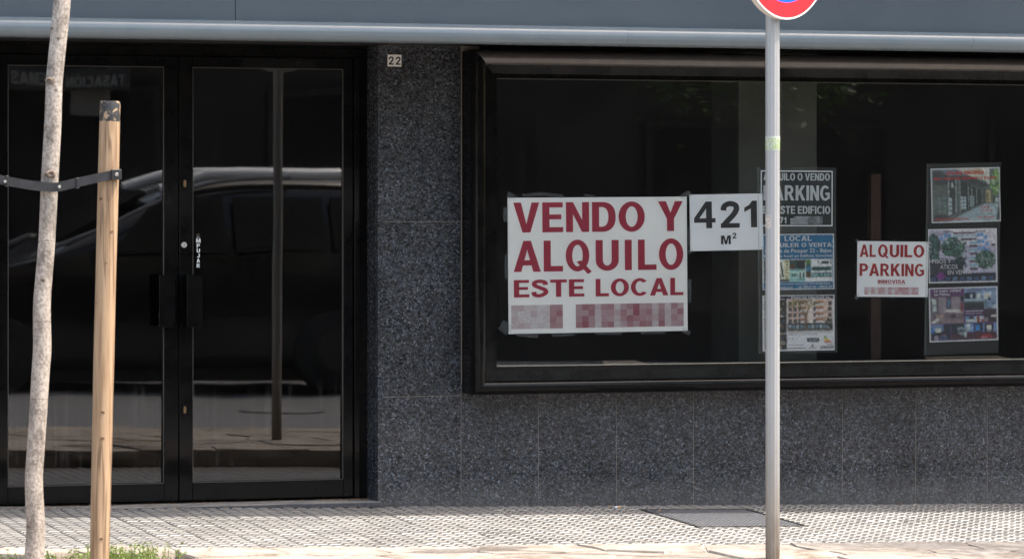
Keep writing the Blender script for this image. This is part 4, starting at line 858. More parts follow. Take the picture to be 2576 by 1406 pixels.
pol += [('7d3a86', [(.135, .805), (.215, .805), (.215, .86), (.255, .86), (.175, .96), (.095, .86), (.135, .86)])]
s8.pic(pol)
WI = plain('white_ink', (.60, .62, .62), .5)
s8.text('PISOS Y', (.05, .555, .325, .635), WI, .0); s8.text('ATICOS', (.165, .66, .42, .74), WI, .0); s8.text('EN VENTA', (.275, .765, .62, .845), WI, .0)
# 9 interiors
s9 = Poster('printed_photo', 'purple print with small photographs of room interiors, lowest at the right', 'poster', (2336.3, 725), (2508.9, 719.7), (2334.3, 861), PY + .002)
pol = [('5a3a63', (.015, .018, .982, .978)), ('614068', (.015, .018, .51, .165)), ('7f95b5', (.515, .018, .982, .41)), ('242b33', (.52, .10, .68, .24)), ('bcc9d4', (.60, .13, .635, .2)), ('8ea4c0', (.69, .06, .982, .25)), ('d9dccb', (.70, .12, .745, .23)), ('d5d9c8', (.80, .11, .90, .23)), ('a9bac8', (.51, .22, .8, .27)), ('5b7077', (.515, .26, .83, .33)), ('2a3336', (.515, .29, .80, .41)), ('6e8694', (.80, .28, .87, .41)), ('151a20', [(.87, .18), (.88, .18), (.91, .25), (.855, .25)]), ('a9b8c4', [(.86, .41), (.95, .30), (.982, .30), (.982, .41)])] + [('20262c', [(.85 + .012 * k, .405 - .016 * k), (.90 + .012 * k, .405 - .016 * k), (.907 + .012 * k, .397 - .016 * k), (.857 + .012 * k, .397 - .016 * k)]) for k in range(7)]
pol += [('75686f', (.02, .17, .505, .66)), ('958a90', (.14, .18, .45, .47)), ('2b3a4a', [(.025, .19), (.115, .2), (.12, .44), (.045, .47)]), ('bfcac4', [(.035, .20), (.105, .21), (.107, .31), (.045, .32)]), ('b3bfba', [(.045, .33), (.107, .325), (.11, .43), (.05, .45)]), ('4f4a52', (.25, .18, .32, .40)), ('5b87a8', [(.28, .2), (.30, .25), (.295, .38), (.275, .38), (.27, .25)]), ('c9c3bd', [(.22, .42), (.30, .40), (.50, .42), (.49, .48), (.23, .45)]), ('7a6a6c', [(.23, .45), (.49, .48), (.48, .52), (.26, .49)]), ('8f3a34', (.46, .26, .49, .46)), ('3a6f9c', (.455, .24, .48, .28)), ('2e2830', (.46, .17, .505, .25)), ('8a7a7c', [(.02, .64), (.09, .56), (.28, .56), (.5, .6), (.5, .66), (.02, .66)]), ('cdd0c6', [(.02, .65), (.11, .56), (.16, .58), (.06, .66)]), ('a08a86', (.10, .49, .22, .56)), ('3c3640', (.31, .50, .38, .56))]
pol += [('6a9ac0', (.525, .545, .655, .655)), ('d0d8d4', (.53, .60, .65, .65)), ('2a2e33', (.58, .55, .645, .60)), ('b5c2c8', (.66, .545, .79, .655)), ('8f4426', (.69, .55, .735, .655)), ('9d4a28', (.755, .60, .785, .655)), ('3c3338', (.795, .42, .98, .655)), ('8d7f80', (.80, .57, .86, .65)), ('d9d0c0', (.9, .53, .98, .565))]
pol += [('6c86a8', (.02, .675, .20, .80)), ('232a36', (.02, .80, .30, .97)), ('2a3040', (.20, .68, .30, .85)), ('d5d6c4', (.085, .75, .165, .82)), ('3f78b0', (.02, .73, .06, .84)), ('9a8fa0', [(.06, .97), (.08, .88), (.12, .88), (.13, .97)]), ('7a5a68', (.17, .87, .24, .90)), ('3f5878', (.14, .90, .26, .965))]
pol += [('283440', (.315, .675, .505, .87)), ('7d9cc0', (.505, .675, .64, .83)), ('c9d2cf', (.53, .68, .59, .80)), ('4a2f38', (.315, .85, .64, .97)), ('7f8c90', [(.40, .74), (.48, .73), (.55, .80), (.53, .93), (.42, .86)]), ('2a353c', [(.42, .80), (.50, .79), (.5, .82), (.42, .83)]), ('c0c8c8', [(.50, .84), (.54, .82), (.53, .94), (.51, .92)])]
pol += [('2e2830', (.65, .675, .78, .83)), ('3f88c8', [(.665, .69), (.735, .71), (.735, .81), (.665, .82)]), ('6d88b5', (.775, .675, .82, .86)), ('2b2630', (.80, .70, .93, .87)), ('d3d4c4', (.835, .72, .90, .80)), ('8090a0', (.835, .80, .90, .86)), ('6d88b5', (.93, .675, .98, .86)), ('4d2630', (.65, .84, .98, .97)), ('9a2c3a', [(.72, .95), (.78, .88), (.88, .88), (.92, .95)]), ('cfc2c4', (.75, .94, .84, .95))]
pol += [('53355c', (.515, .415, .795, .535))]
s9.pic(pol)
s9.text('La mejor calidad', (.075, .03, .46, .095), WI, .01); s9.text('en Palma.', (.075, .095, .31, .145), WI, .01); s9.text('VISITE PISO PILOTO', (.54, .04, .97, .08), plain('dark_slate_ink', (.07, .09, .12), .5), .01)
s9.text('www.inmovisa.com', (.525, .428, .78, .46), WI, .02); s9.text('Ref. PM11300 - PM16147', (.53, .48, .76, .503), WI, .0)
# clear plastic holders
def holder(label, tl, tr, bl):
    a, b2, c = P(*tl, PY + .006), P(*tr, PY + .006), P(*bl, PY + .006); h = empty('poster_holder', c, label, 'poster holder')
    u = b2 - a; v = c - a
    m = MB(); m.prism([a, a + v, a + v + u, b2], (0, .002, 0)); m.build('back_sheet', SLEEVE, h)
    m = MB()
    for k in (0, 1): m.prism([a + u * (k * .985) - Vector((0, .0095, 0)), a + u * (k * .985) + v - Vector((0, .0095, 0)), a + u * (k * .985 + .015) + v - Vector((0, .0095, 0)), a + u * (k * .985 + .015) - Vector((0, .0095, 0))], (0, .0006, 0))
    m.build('side_edges', SLEEVE, h); return h
holder('clear hanging plastic holder for the three notices behind the pole', (1904, 421), (2101, 422), (1908, 889))
holder('clear hanging plastic holder for the three prints at the right', (2331, 412), (2516.5, 409), (2324, 893))
# EMPUJAR on the right leaf
GY = DY + .0175
for i, ch in enumerate('EMPUJAR'):
    yc = 593.3 + i * 12.45; hw = {'M': 5.4, 'J': 3.6}.get(ch, 4.1); a = P(499 - hw, yc - 4.9, GY); b2 = P(499 + hw, yc + 4.9, GY); vs, fs = bold(ch)
    m = MB(); m.add([(a.x + (b2.x - a.x) * p, GY - .0001 * l_, b2.z + (a.z - b2.z) * q) for p, q, l_ in vs], fs)
    me = bpy.data.meshes.new('lettering'); me.from_pydata(m.v, [], m.f); dp2(obj('lettering', me, WHITEVINYL))
# house number
hn = empty('house_number', P(992, 168, -.004), 'small white tiles reading 22 at the top of the granite pillar', 'house number')
for k in (0, 1):
    x0, x1 = 975.5 + 17.4 * k, 992.3 + 17.6 * k; a, b2 = P(x0, 138 + k * .3, -.006), P(x1, 168 + k * .3, -.006)
    t_ = MB().box(a.x, b2.x, -.006, -.0003, b2.z, a.z).build('number_tile', plain('ivory_tile', (.78, .75, .70), .3), hn, bevel=.0008)
    vs, fs = bold('2'); q = MB(); w_, h_ = b2.x - a.x, a.z - b2.z
    q.add([(a.x + w_ * (.14 + .74 * p), -.0066 - .0001 * l_, b2.z + h_ * (.14 + .70 * r_)) for p, r_, l_ in vs], fs)
    me = bpy.data.meshes.new('digit'); me.from_pydata(q.v, [], q.f); obj('digit', me, INKBLACK, hn)
# boards lying inside the window on the sill
for (x0, x1, y0, y1, lab) in ((1505, 1612, 905, 916, 'thin cardboard strip lying on the window sill below the large board'), (2318, 2522, 891, 903, 'thin pale wooden board lying on the window sill below the prints')):
    a, b2 = P(x0, y0, .0), P(x1, y1, .0); m = MB(); zb = ZG0 - .012
    m.add([(a.x, -.09, zb), (b2.x, -.09, zb), (b2.x - .03, .02, zb + .001), (a.x + .03, .02, zb + .001), (a.x, -.09, zb + .018), (b2.x, -.09, zb + .018), (b2.x - .03, .02, zb + .03), (a.x + .03, .02, zb + .03)], [(3, 2, 1, 0), (4, 5, 6, 7), (0, 1, 5, 4), (1, 2, 6, 5), (2, 3, 7, 6), (3, 0, 4, 7)])
    o = m.build('board_strip', CARD); tag(o, lab, 'board')

# ---------------------------------------------------------------- no-parking sign on its pole
PYY = -3.75; pc = P(1943.5, 700, PYY); pz = vz(pc.x) - .01
rp = 18.0 * (pc - CAM).dot(Vector((math.sin(TH), math.cos(TH), 0))) / FPX
sg = empty('road_sign', (pc.x, PYY, pz), 'round red and blue no-parking sign on a ribbed aluminium pole', 'road sign')
NP = 72; prf = [1.0 - (.045 if (k % 6) in (0, 5) else 0) for k in range(NP)]
MB().tube([(pc.x, PYY, pz), (pc.x, PYY, pz + .02), (pc.x, PYY, 3.0)], rp, NP, True, 0.2, prf).build('pole', POLE, sg, True)
dc = Vector((CAM.x - pc.x, CAM.y - PYY, 0)).normalized(); an = math.radians(52)
nn = Vector((dc.x * math.cos(an) - dc.y * math.sin(an), dc.x * math.sin(an) + dc.y * math.cos(an), 0)); hh = Vector((-nn.y, nn.x, 0))
zsb = P(1967, 52, PYY).z; RS = .30; sc_ = Vector((pc.x, PYY, zsb + RS)) + nn * (rp + .012)
def dring(r0, r1, lift, n=96, a0=0, a1=2 * math.pi):
    m = MB(); vs = []
    for k in range(n + 1):
        a = a0 + (a1 - a0) * k / n; d = hh * math.cos(a) + Vector((0, 0, math.sin(a)))
        vs += [sc_ + d * r0 + nn * lift, sc_ + d * r1 + nn * lift]
    m.add(vs, [(2 * k, 2 * k + 1, 2 * k + 3, 2 * k + 2) for k in range(n)]); return m
n = 96; m = MB(); m.prism([sc_ + hh * RS * math.cos(2 * math.pi * k / n) + Vector((0, 0, RS * math.sin(2 * math.pi * k / n))) for k in range(n)], nn * .026); m.build('sign_plate', SIGNBACK, sg, True)
dring(RS - .008, RS - .0008, .0275).build('white_edge', SIGNWHITE, sg)
dring(.229, RS - .008, .0278).build('red_border', SIGNRED, sg)
dring(.0, .229, .0276).build('blue_field', SIGNBLUE, sg)
m = MB(); d = (hh * .7071 + Vector((0, 0, -.7071))); e = (hh * .7071 + Vector((0, 0, .7071)))
for s_ in (1,): m.add([sc_ + d * .232 * a + e * .03 * b2 + nn * .0279 for a, b2 in ((-1, -1), (1, -1), (1, 1), (-1, 1))], [(0, 1, 2, 3)])
m.build('red_bar', SIGNRED, sg)
m = MB(); m.tube([(pc.x, PYY, zsb + .15), (pc.x, PYY, zsb + .19)], rp + .004, 40); m.tube([(pc.x, PYY, zsb + .41), (pc.x, PYY, zsb + .45)], rp + .004, 40); m.build('clamp', SIGNBACK, sg, True)
# sticker wrapped round the pole
a_c = math.atan2(dc.y, dc.x)
def on_pole(u, z, lift=.0008):      # u in arc radians from the camera-facing side, positive to the right
    a = a_c + u; return Vector((pc.x + (rp + lift) * math.cos(a), PYY + (rp + lift) * math.sin(a), z))
z1, z0 = P(1943, 343, PYY - .03).z, P(1943, 378.5, PYY - .03).z
def pole_patch(u0, u1, za, zb, n=16, lift=.0008):
    m = MB(); vs = []
    for k in range(n + 1): u = u0 + (u1 - u0) * k / n; vs += [on_pole(u, za, lift), on_pole(u, zb, lift)]
    m.add(vs, [(2 * k, 2 * k + 2, 2 * k + 3, 2 * k + 1) for k in range(n)]); return m
stk = pole_patch(-1.42, 1.5, z0, z1, 20).build('sticker', STICKER, sg, 'all')
for s_, za, zb in (('EL CATALÀ', .52, .96), ('AL CARRER', .05, .47)):
    vs, fs = glyphs(s_, .0); m = MB(); m.add([on_pole(-1.36 + 3.0 * p, z0 + (z1 - z0) * (za + (zb - za) * q), .0014) for p, q in vs], fs)
    me = bpy.data.meshes.new('lettering'); me.from_pydata(m.v, [], m.f); o = obj('lettering', me, STICKGREEN); o.parent = stk
pole_patch(-1.3, -.2, P(1943, 575, PYY).z, P(1943, 541, PYY).z, 10).build('torn_sticker', mottled('torn_paper', (.30, .24, .19), (.62, .58, .53), 120, .8), sg, 'all')

# ---------------------------------------------------------------- young tree, stakes, tie
def path(rows, Y):
    pts, rad = [], []
    for y, a, b2 in rows:
        p = P((a + b2) / 2, y, Y); pts.append(p); rad.append((b2 - a) / 2 * (p - CAM).dot(Vector((math.sin(TH), math.cos(TH), 0))) / FPX)
    return pts, rad
TR = [(1490, 48, 124), (1440, 54, 117), (1415, 58, 113), (1400, 61, 112), (1336, 66, 114), (1269, 63.7, 110.7), (1202, 62.7, 108), (1135, 67, 112), (1034, 74, 119), (934, 79.5, 125), (876, 83, 129.5), (776, 83, 127.5), (709, 88, 131), (608, 96.6, 139), (507, 101, 144), (436, 104, 148), (302, 112, 155), (201, 116, 158), (67, 129, 172), (0, 134, 178)]
tp, trd = path(TR, TREE_Y)
top = tp[-1]; tp += [top + Vector((.02, .01, .35)), top + Vector((.05, .0, .8)), top + Vector((.04, .04, 1.5)), top + Vector((.08, .02, 2.3))]; trd += [.030, .025, .016, .006]
sp_, sr_ = smooth_path(tp, trd); TRUNK_P, TRUNK_R = sp_, sr_
def crown_mesh(base, r, h, n, seed):
    rnd = random.Random(seed); cl = []; lv = MB(); br = MB()
    for k in range(26):
        a = rnd.uniform(0, 6.28); el = rnd.uniform(0, 1); rr_ = r * (.35 + .65 * rnd.random()) * math.sqrt(max(.15, 1 - (el - .4) ** 2 * 2)); c = base + Vector((rr_ * math.cos(a), rr_ * math.sin(a), h * el)); cl.append(c)
        st = base + Vector((0, 0, h * el * .55 - .1)); br.tube([st, (st + c) / 2 + Vector((0, 0, .1)), c], [.016, .010, .004], 6)
    for k in range(n):
        c = rnd.choice(cl); p = c + Vector((rnd.gauss(0, .19), rnd.gauss(0, .19), rnd.gauss(0, .16))); d1 = Vector((rnd.gauss(0, 1), rnd.gauss(0, 1), rnd.gauss(0, .6))).normalized(); d2 = d1.cross(Vector((rnd.gauss(0, 1), rnd.gauss(0, 1), rnd.gauss(0, 1)))).normalized(); s_ = rnd.uniform(.03, .06)
        lv.add([p, p + d1 * s_ * .6 + d2 * s_ * .42, p + d1 * s_ * 1.5, p + d1 * s_ * .6 - d2 * s_ * .42], [(0, 1, 2, 3)])
    return lv, br
tree = empty('street_tree', (tp[1].x, TREE_Y, vz(tp[1].x) - .07), 'slender young tree with mottled pale bark tied to a stake', 'tree')
trunk = MB().tube(sp_, sr_, 20).build('trunk', BARK, tree, 'all')
lv, br = crown_mesh(tp[-1] + Vector((0, 0, -1.1)), .80, 2.3, 1000, 5)
lv.build('crown', LEAF, tree); br.build('limbs', BARK, tree, 'all')
def knot(px, py, r, seed, mat=KNOT, sp_=None, sr_=None, par=None):
    sp_ = sp_ or TRUNK_P; sr_ = sr_ or TRUNK_R; par = par or trunk
    rnd = random.Random(seed); k = min(range(len(sp_)), key=lambda i: abs((HY - py) / FPX - (sp_[i].z - CAM.z) / ((sp_[i] - CAM).dot(Vector((math.sin(TH), math.cos(TH), 0))))))
    c = sp_[k]; rad = sr_[k]; q = P(px, py, TREE_Y); off = max(-.95, min(.95, (q.x - c.x) / rad)); view = dc
    d = (Vector((math.cos(TH), -math.sin(TH), 0)) * off + view * math.sqrt(1 - off * off)).normalized(); e1 = Vector((0, 0, 1)).cross(d).normalized(); m = MB(); vs = []
    ctr = Vector((c.x, c.y, q.z)) + d * rad
    for ri, (f_, hgt) in enumerate(((1.25, -.006), (1.0, .002), (.7, .005), (.42, .0025), (.01, -.001))):
        for i in range(12):
            a = 2 * math.pi * i / 12; rr_ = r * f_ * rnd.uniform(.85, 1.15); vs.append(ctr + e1 * rr_ * math.cos(a) + Vector((0, 0, rr_ * .72 * math.sin(a))) + d * hgt * (r / .012))
    m.add(vs, [(k_ * 12 + i, k_ * 12 + (i + 1) % 12, (k_ + 1) * 12 + (i + 1) % 12, (k_ + 1) * 12 + i) for k_ in range(4) for i in range(12)])
    o = m.build('knot', mat, None, 'all'); o.parent = par
for a in ((128, 205, .019, 1), (133, 73, .010, 2), (151, 98, .007, 3), (132, 438, .020, 4), (113, 1057, .004, 6), (74, 1322, .010, 7), (112, 704, .008, 8), (145, 227, .005, 9), (118, 320, .0055, 10), (92, 1165, .005, 12), (100, 610, .005, 13)): knot(*a)

def stake(rows, Y, label, zt):
    pts, rad = path(rows, Y); s = empty('wooden_stake', (pts[0].x, Y, vz(pts[0].x) - .07), label, 'stake', 'tree stakes')
    a, b2 = smooth_path(pts, rad, 3); k = len(a) - 2
    d = (a[-1] - a[0]).normalized(); L = .082
    body_end = a[-1] - d * L
    aa = [q for q in a if q.z < body_end.z - .02] + [body_end]; bb = b2[:len(aa)]
    prf_ = [1 + .02 * math.sin(3 * k_) for k_ in range(24)]
    sh = MB().tube(aa, bb, 24, True, 0, prf_).build('shaft', WOOD, s, True)
    for kx_, ky_, kr, sd in ((258, 500, .008, 21), (285, 582, .007, 22), (243, 762, .005, 23), (262, 1100, .008, 24), (263, 1035, .007, 25), (258, 1352, .007, 26), (272, 660, .004, 27)): knot(kx_ + rows[0][1] - 223, ky_, kr, sd, WOODKNOT, aa, bb, sh)
    MB().tube([body_end + d * .0002, body_end + d * (L - .006), body_end + d * L], [bb[-1], bb[-1] * .985, bb[-1] * .93], 24, True, 0, prf_).build('tarred_top', TAR, s, True); return s
SR = [(1495, 223, 271), (1403, 226, 274), (1269, 228, 278), (1102, 231.5, 282), (903, 235, 287), (709, 240, 291), (541, 244, 296), (419, 247, 299), (255, 251.6, 302.6)]
stake(SR, TREE_Y + .0, 'round pine stake with black tarred top to the right of the tree', 0)
stake([(y, a - 345, b2 - 345) for y, a, b2 in SR], TREE_Y + .0, 'round pine stake to the left of the tree, just outside the picture', 0)
# rubber tie
ty = TREE_Y - .052
tie = empty('tree_tie', P(146, 480, ty), 'black rubber tie strap holding the tree trunk to the stake', 'tree tie')
def strap(rows, name, hgt=.037, th=.006):
    m = MB(); q = [(P(x, y, Y), Y) for x, y, Y in rows]; pts, _ = smooth_path([a for a, _ in q], [0] * len(q), 5); vs = []
    for p in pts: vs += [p + Vector((0, -th / 2, -hgt / 2)), p + Vector((0, th / 2, -hgt / 2)), p + Vector((0, th / 2, hgt / 2)), p + Vector((0, -th / 2, hgt / 2))]
    n = len(pts); fs = [(4 * i + k, 4 * i + (k + 1) % 4, 4 * (i + 1) + (k + 1) % 4, 4 * (i + 1) + k) for i in range(n - 1) for k in range(4)] + [(3, 2, 1, 0), tuple(4 * (n - 1) + k for k in range(4))]
    m.add(vs, fs); return m.build(name, RUBBER, tie, True)
strap([(-115, 425, ty + .006), (-60, 437, ty + .004), (0, 452, ty), (38, 459.5, ty), (76, 466, ty), (114, 470, ty), (146, 470.5, ty), (190, 460.6, ty), (241, 449, ty), (285, 440, ty), (303, 436, ty)], 'front_strap')
strap([(22, 454, ty + .012), (60, 462, ty + .06), (78, 464, ty + .095), (146, 464, ty + .098), (165, 463, ty + .06), (186, 458, ty + .012)], 'back_strap', .028)
def buckle(px, py, w_, h_, name='buckle'):
    c = P(px, py, ty); m = MB().box(c.x - w_ / 2, c.x + w_ / 2, ty - .009, ty + .013, c.z - h_ / 2, c.z + h_ / 2); m.build(name, RUBBER, tie, bevel=.0015)
buckle(195, 461, .012, .044); buckle(18, 456, .012, .044); c = P(292, 439.5, ty); MB().box(c.x - .020, c.x + .021, ty - .011, ty + .02, c.z - .0205, c.z + .0205).build('end_clamp', RUBBER, tie, bevel=.002)
def bolt(px, py, r):
    c = P(px, py, ty); m = MB(); m.prism([(c.x + r * math.cos(2 * math.pi * k / 16), ty - .0065, c.z + r * math.sin(2 * math.pi * k / 16)) for k in range(16)], (0, -.0075, 0)); m.build('bolt', STEEL, tie, True, bevel=.001)
bolt(292, 439.5, .0075); bolt(148, 470.5, .0065); bolt(11.5, 457, .006)

# second street tree beyond the right edge, shading the verge and mirrored in the granite
t2x, t2y = 3.05, -4.1; b0 = Vector((t2x, t2y, vz(t2x) - .03))
tree2 = empty('street_tree', b0, 'leafy street tree past the right edge, known by its shadow on the verge', 'tree')
tp2 = [b0, b0 + Vector((.0, .01, .5)), b0 + Vector((.03, .0, 1.4)), b0 + Vector((.02, .03, 2.4)), b0 + Vector((.06, .0, 3.6)), b0 + Vector((.05, .02, 4.8))]
a, b2 = smooth_path(tp2, [.06, .05, .046, .04, .022, .006]); MB().tube(a, b2, 16).build('trunk', BARK, tree2, 'all')
lv, br = crown_mesh(b0 + Vector((0, 0, 2.5)), 1.0, 2.2, 6500, 9); lv.build('crown', LEAF, tree2); br.build('limbs', BARK, tree2, 'all')

# ---------------------------------------------------------------- weeds, litter
g = MB(); rnd = random.Random(21)
def tuft(px, py, n, sx, sy, hmax):
    c = P(px, py, TREE_Y - .10)
    for _ in range(n):
        x, y = c.x + rnd.gauss(0, sx), TREE_Y + .14 + rnd.gauss(0, sy)
        if not (PIT[0] + .02 < x < PIT[1] - .02 and PIT[2] + .02 < y < PIT[3] - .03): continue
        z = vz(x) - .07; h = rnd.uniform(.3, 1) * hmax; lean = Vector((rnd.gauss(0, .35), rnd.gauss(0, .35), 1)).normalized(); base = Vector((x, y, z)); tip = base + lean * h; w_ = .0022; sd = Vector((lean.y, -lean.x, 0)); sd = (sd.normalized() if sd.length > .01 else Vector((1, 0, 0))) * w_
        g.add([base - sd, base + sd, tip + sd * .4, tip - sd * .4], [(0, 1, 2, 3)])
        for k in range(rnd.randint(4, 9)):
            p = base + lean * h * rnd.uniform(.25, 1.02); d1 = Vector((rnd.gauss(0, 1), rnd.gauss(0, 1), rnd.gauss(.4, .6))).normalized(); d2 = d1.cross(Vector((rnd.gauss(0, 1), rnd.gauss(0, 1), rnd.gauss(0, 1)))).normalized(); s_ = rnd.uniform(.006, .014)
            g.add([p, p + d1 * s_ * .6 + d2 * s_ * .4, p + d1 * s_ * 1.3, p + d1 * s_ * .6 - d2 * s_ * .4], [(0, 1, 2, 3)])
tuft(310, 1400, 200, .05, .07, .14); tuft(385, 1405, 150, .06, .07, .13); tuft(345, 1408, 110, .09, .06, .12); tuft(262, 1408, 40, .03, .05, .12); tuft(40, 1408, 80, .06, .06, .11); tuft(135, 1410, 60, .05, .06, .11); tuft(408, 1395, 40, .02, .06, .165); tuft(200, 1412, 80, .1, .06, .10)
o = g.build('weeds', WEED); tag(o, 'bright green weeds growing round the foot of stake and tree', 'weeds', kind='stuff')
def litter(name, x, y, s_, mat, label, cat, z=None, grp=None):
    m = MB(); a = rnd.uniform(0, 6); z = (gz(x, y) + .001) if z is None else z
    pts = [Vector((x + s_ * math.cos(a + t) * f_, y + s_ * math.sin(a + t) * f_ * .8, z + rnd.uniform(0, .006))) for t, f_ in ((0, 1), (.9, .6), (2.0, .5), (3.1, .9), (4.1, .55), (5.3, .6))]
    m.prism(pts, (0, 0, .0012)); o = m.build(name, mat); tag(o, label, cat, grp); return o
q = PG(1553, 1277)
cg = empty('cigarette_butt', (q.x, q.y, gz(q.x, q.y)), 'cigarette butt with orange filter lying against the granite plinth', 'cigarette butt')
dcb = Vector((1, .15, GB)).normalized(); c0 = Vector((q.x - .013, q.y, gz(q.x, q.y) + .005))
MB().tube([c0, c0 + dcb * .014], .004, 10).build('paper', PAPER, cg, True); MB().tube([c0 + dcb * .0141, c0 + dcb * .030], .0041, 10).build('filter', plain('orange_filter', (.62, .30, .08), .7), cg, True)
q = PG(1661, 1287); litter('fallen_leaf', q.x, q.y, .014, DRYLEAF, 'brown dry leaf lying at the corner of the steel cover', 'leaf')
q = PG(1572, 1276); litter('fallen_leaf', CVX0 - .13, -.10, .012, DRYLEAF, 'brown dry leaf lying near the wall left of the steel cover', 'leaf')
q = P(463, 1404, -2.8); q = P(530, 1389, -3.08); litter('fallen_leaf', q.x, -3.08, .016, DRYLEAF, 'dark dry leaf lying on the stone verge right of the weeds', 'leaf', vz(q.x) + .006)
d_ = MB()
for _ in range(420):
    r_ = rnd.random()
    if r_ < .5: x = rnd.uniform(XDL + .02, XP - .02); y = DY - .004 - abs(rnd.gauss(0, .02)); z = zth
    elif r_ < .62: x = XP - abs(rnd.gauss(0, .10)) - .005; y = DY - .01 - abs(rnd.gauss(0, .05)); z = zth
    elif r_ < .85: x = rnd.uniform(XDL, XP); y = -.04 - abs(rnd.gauss(0, .012)); z = gz(x, y)
    else: x = rnd.uniform(XP, 2.6); y = -.004 - abs(rnd.gauss(0, .012)); z = gz(x, y)
    s_ = rnd.uniform(.0015, .006); a = rnd.uniform(0, 6); d_.add([(x + s_ * math.cos(a + t), y + s_ * math.sin(a + t) * .6, z + .001 + (rnd.uniform(0, .006))) for t in (0, 1.8, 3.2, 4.6)], [(0, 1, 2, 3)])
o = d_.build('leaf_litter', DRYLEAF); tag(o, 'brown leaf crumbs gathered along the door threshold and wall foot', 'litter', kind='stuff')

# ---------------------------------------------------------------- across the street (seen mirrored in the glass)
OY = -21.5
sheet_o = sheet('opposite_pavement', mottled('opposite_paving', (.40, .38, .35), (.48, .46, .43), 6), -40, 40, OY - .2, -13.3, lambda x, y: ROADZ(x) + .13)
tag(sheet_o, 'pavement on the far side of the street', kind='structure')
m = MB(); m.add([(x, y, ROADZ(x) + z) for x, y, z in ((-40, -13.3, -.2), (40, -13.3, -.2), (40, -13.15, -.2), (-40, -13.15, -.2), (-40, -13.3, .131), (40, -13.3, .131), (40, -13.15, .12), (-40, -13.15, .12))], [(3, 2, 1, 0), (4, 5, 6, 7), (0, 1, 5, 4), (1, 2, 6, 5), (2, 3, 7, 6), (3, 0, 4, 7)])
tag(m.build('kerb', PLASTER), 'stone kerb on the far side of the street', kind='structure')
ob = empty('opposite_building', (4, OY, ROADZ(4)), 'dark shaded shop building across the street, faintly mirrored in the doors', 'building')
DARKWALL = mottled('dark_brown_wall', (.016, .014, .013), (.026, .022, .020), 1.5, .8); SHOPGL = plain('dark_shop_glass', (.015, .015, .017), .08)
PALEPANEL = plain('pale_panel', (.13, .13, .125), .6)
MB().box(-30, 40, OY - 4, OY, -1.5, 3.9).build('wall', DARKWALL, ob); MB().box(-30, 40, OY - 4, OY + .08, 3.901, 4.9).build('upper_wall', mottled('pale_render', (.52, .48, .41), (.60, .56, .49), 1.2, .9), ob)  # unseen upper band, kept low and pale to bring light onto the shopfront
for k in range(9):
    x0 = -8 + 4.2 * k
    f_ = MB().box(x0, x0 + 3.0, OY + .001, OY + .06, .35, 2.55).build('shop_window', DARKWALL, ob); MB().box(x0 + .08, x0 + 2.92, OY + .0605, OY + .065, .43, 2.47).build('pane', SHOPGL, f_).matrix_parent_inverse = Matrix.Identity(4)
# sign reading TASACIÓN ... EMAS, found mirrored at the top of the left leaf
def mirror_pt(x, y):
    d = ray(x, y); t = (DY + .022 - CAM.y) / d.y; p = CAM + d * t; nrm = Vector((0, -math.cos(TILT), -math.sin(TILT))); r = d - 2 * d.dot(nrm) * nrm
    return p + r * ((OY + .3 - p.y) / r.y)
LET = plain('sign_letters', (.20, .20, .19), .6)
for s_, xa, xb, ya, yb in (('TASACIÓN', 316, 168, 184, 218), ('EMAS', 118, 32, 180, 213)):
    a, b2 = mirror_pt(xa, ya), mirror_pt(xb, yb); vs, fs = bold(s_)
    m = MB(); m.add([(a.x + (b2.x - a.x) * p, OY + .3 + .002 * l_, b2.z + (a.z - b2.z) * q) for p, q, l_ in vs], fs); 
    me = bpy.data.meshes.new('lettering'); me.from_pydata(m.v, [], m.f); obj('lettering', me, LET, ob)
a, b2 = mirror_pt(330, 170), mirror_pt(20, 225); MB().box(min(a.x, b2.x), max(a.x, b2.x), OY + .001, OY + .28, min(a.z, b2.z), max(a.z, b2.z)).build('sign_box', plain('sign_box_paint', (.03, .03, .03), .6), ob)
a, b2 = mirror_pt(290, 222), mirror_pt(190, 290); MB().box(min(a.x, b2.x), max(a.x, b2.x), OY + .07, OY + .10, min(a.z, b2.z), max(a.z, b2.z)).build('pale_panel', PALEPANEL, ob)

# parked car
CARX, CARY = PX(20, 11.4) - 0.9, -11.95
cz = ROADZ(CARX + 2)
car = empty('parked_car', (CARX + 2.2, CARY, cz), 'tall dark parked car, mirrored as pale curves in the glass doors', 'car')
PAINT = plain('car_paint', (.010, .010, .011), .22, .0, .4, .4); CARGL = plain('car_glass', (.008, .008, .009), .12, 0, .4); TYRE = plain('tyre', (.02, .02, .02), .85); RIM = plain('alloy_rim', (.05, .05, .052), .5, .5); PLAST = plain('black_plastic', (.02, .02, .02), .6); PILLAR_GLINT = plain('pillar_glint_grey', (.16, .16, .165), .2); RAIL_GLINT = plain('rail_glint_white', (.75, .75, .74), .25); LAMP = plain('headlamp_glass', (.6, .62, .62), .08)
KZ = 1.0
ST = [(x, z0 * KZ, zb * KZ, zr * KZ, hw) for x, z0, zb, zr, hw in [(0.0, .45, .62, .62, .60), (.12, .32, .80, .80, .74), (.5, .18, .98, .98, .84), (1.15, .16, 1.06, 1.08, .90), (1.35, .16, 1.07, 1.18, .90), (2.15, .16, 1.10, 1.62, .91), (2.7, .16, 1.11, 1.74, .91), (3.6, .16, 1.12, 1.76, .91), (4.35, .16, 1.13, 1.72, .90), (4.75, .2, 1.12, 1.30, .87), (4.9, .40, .95, 1.0, .80)]]
m = MB(); NS = 16
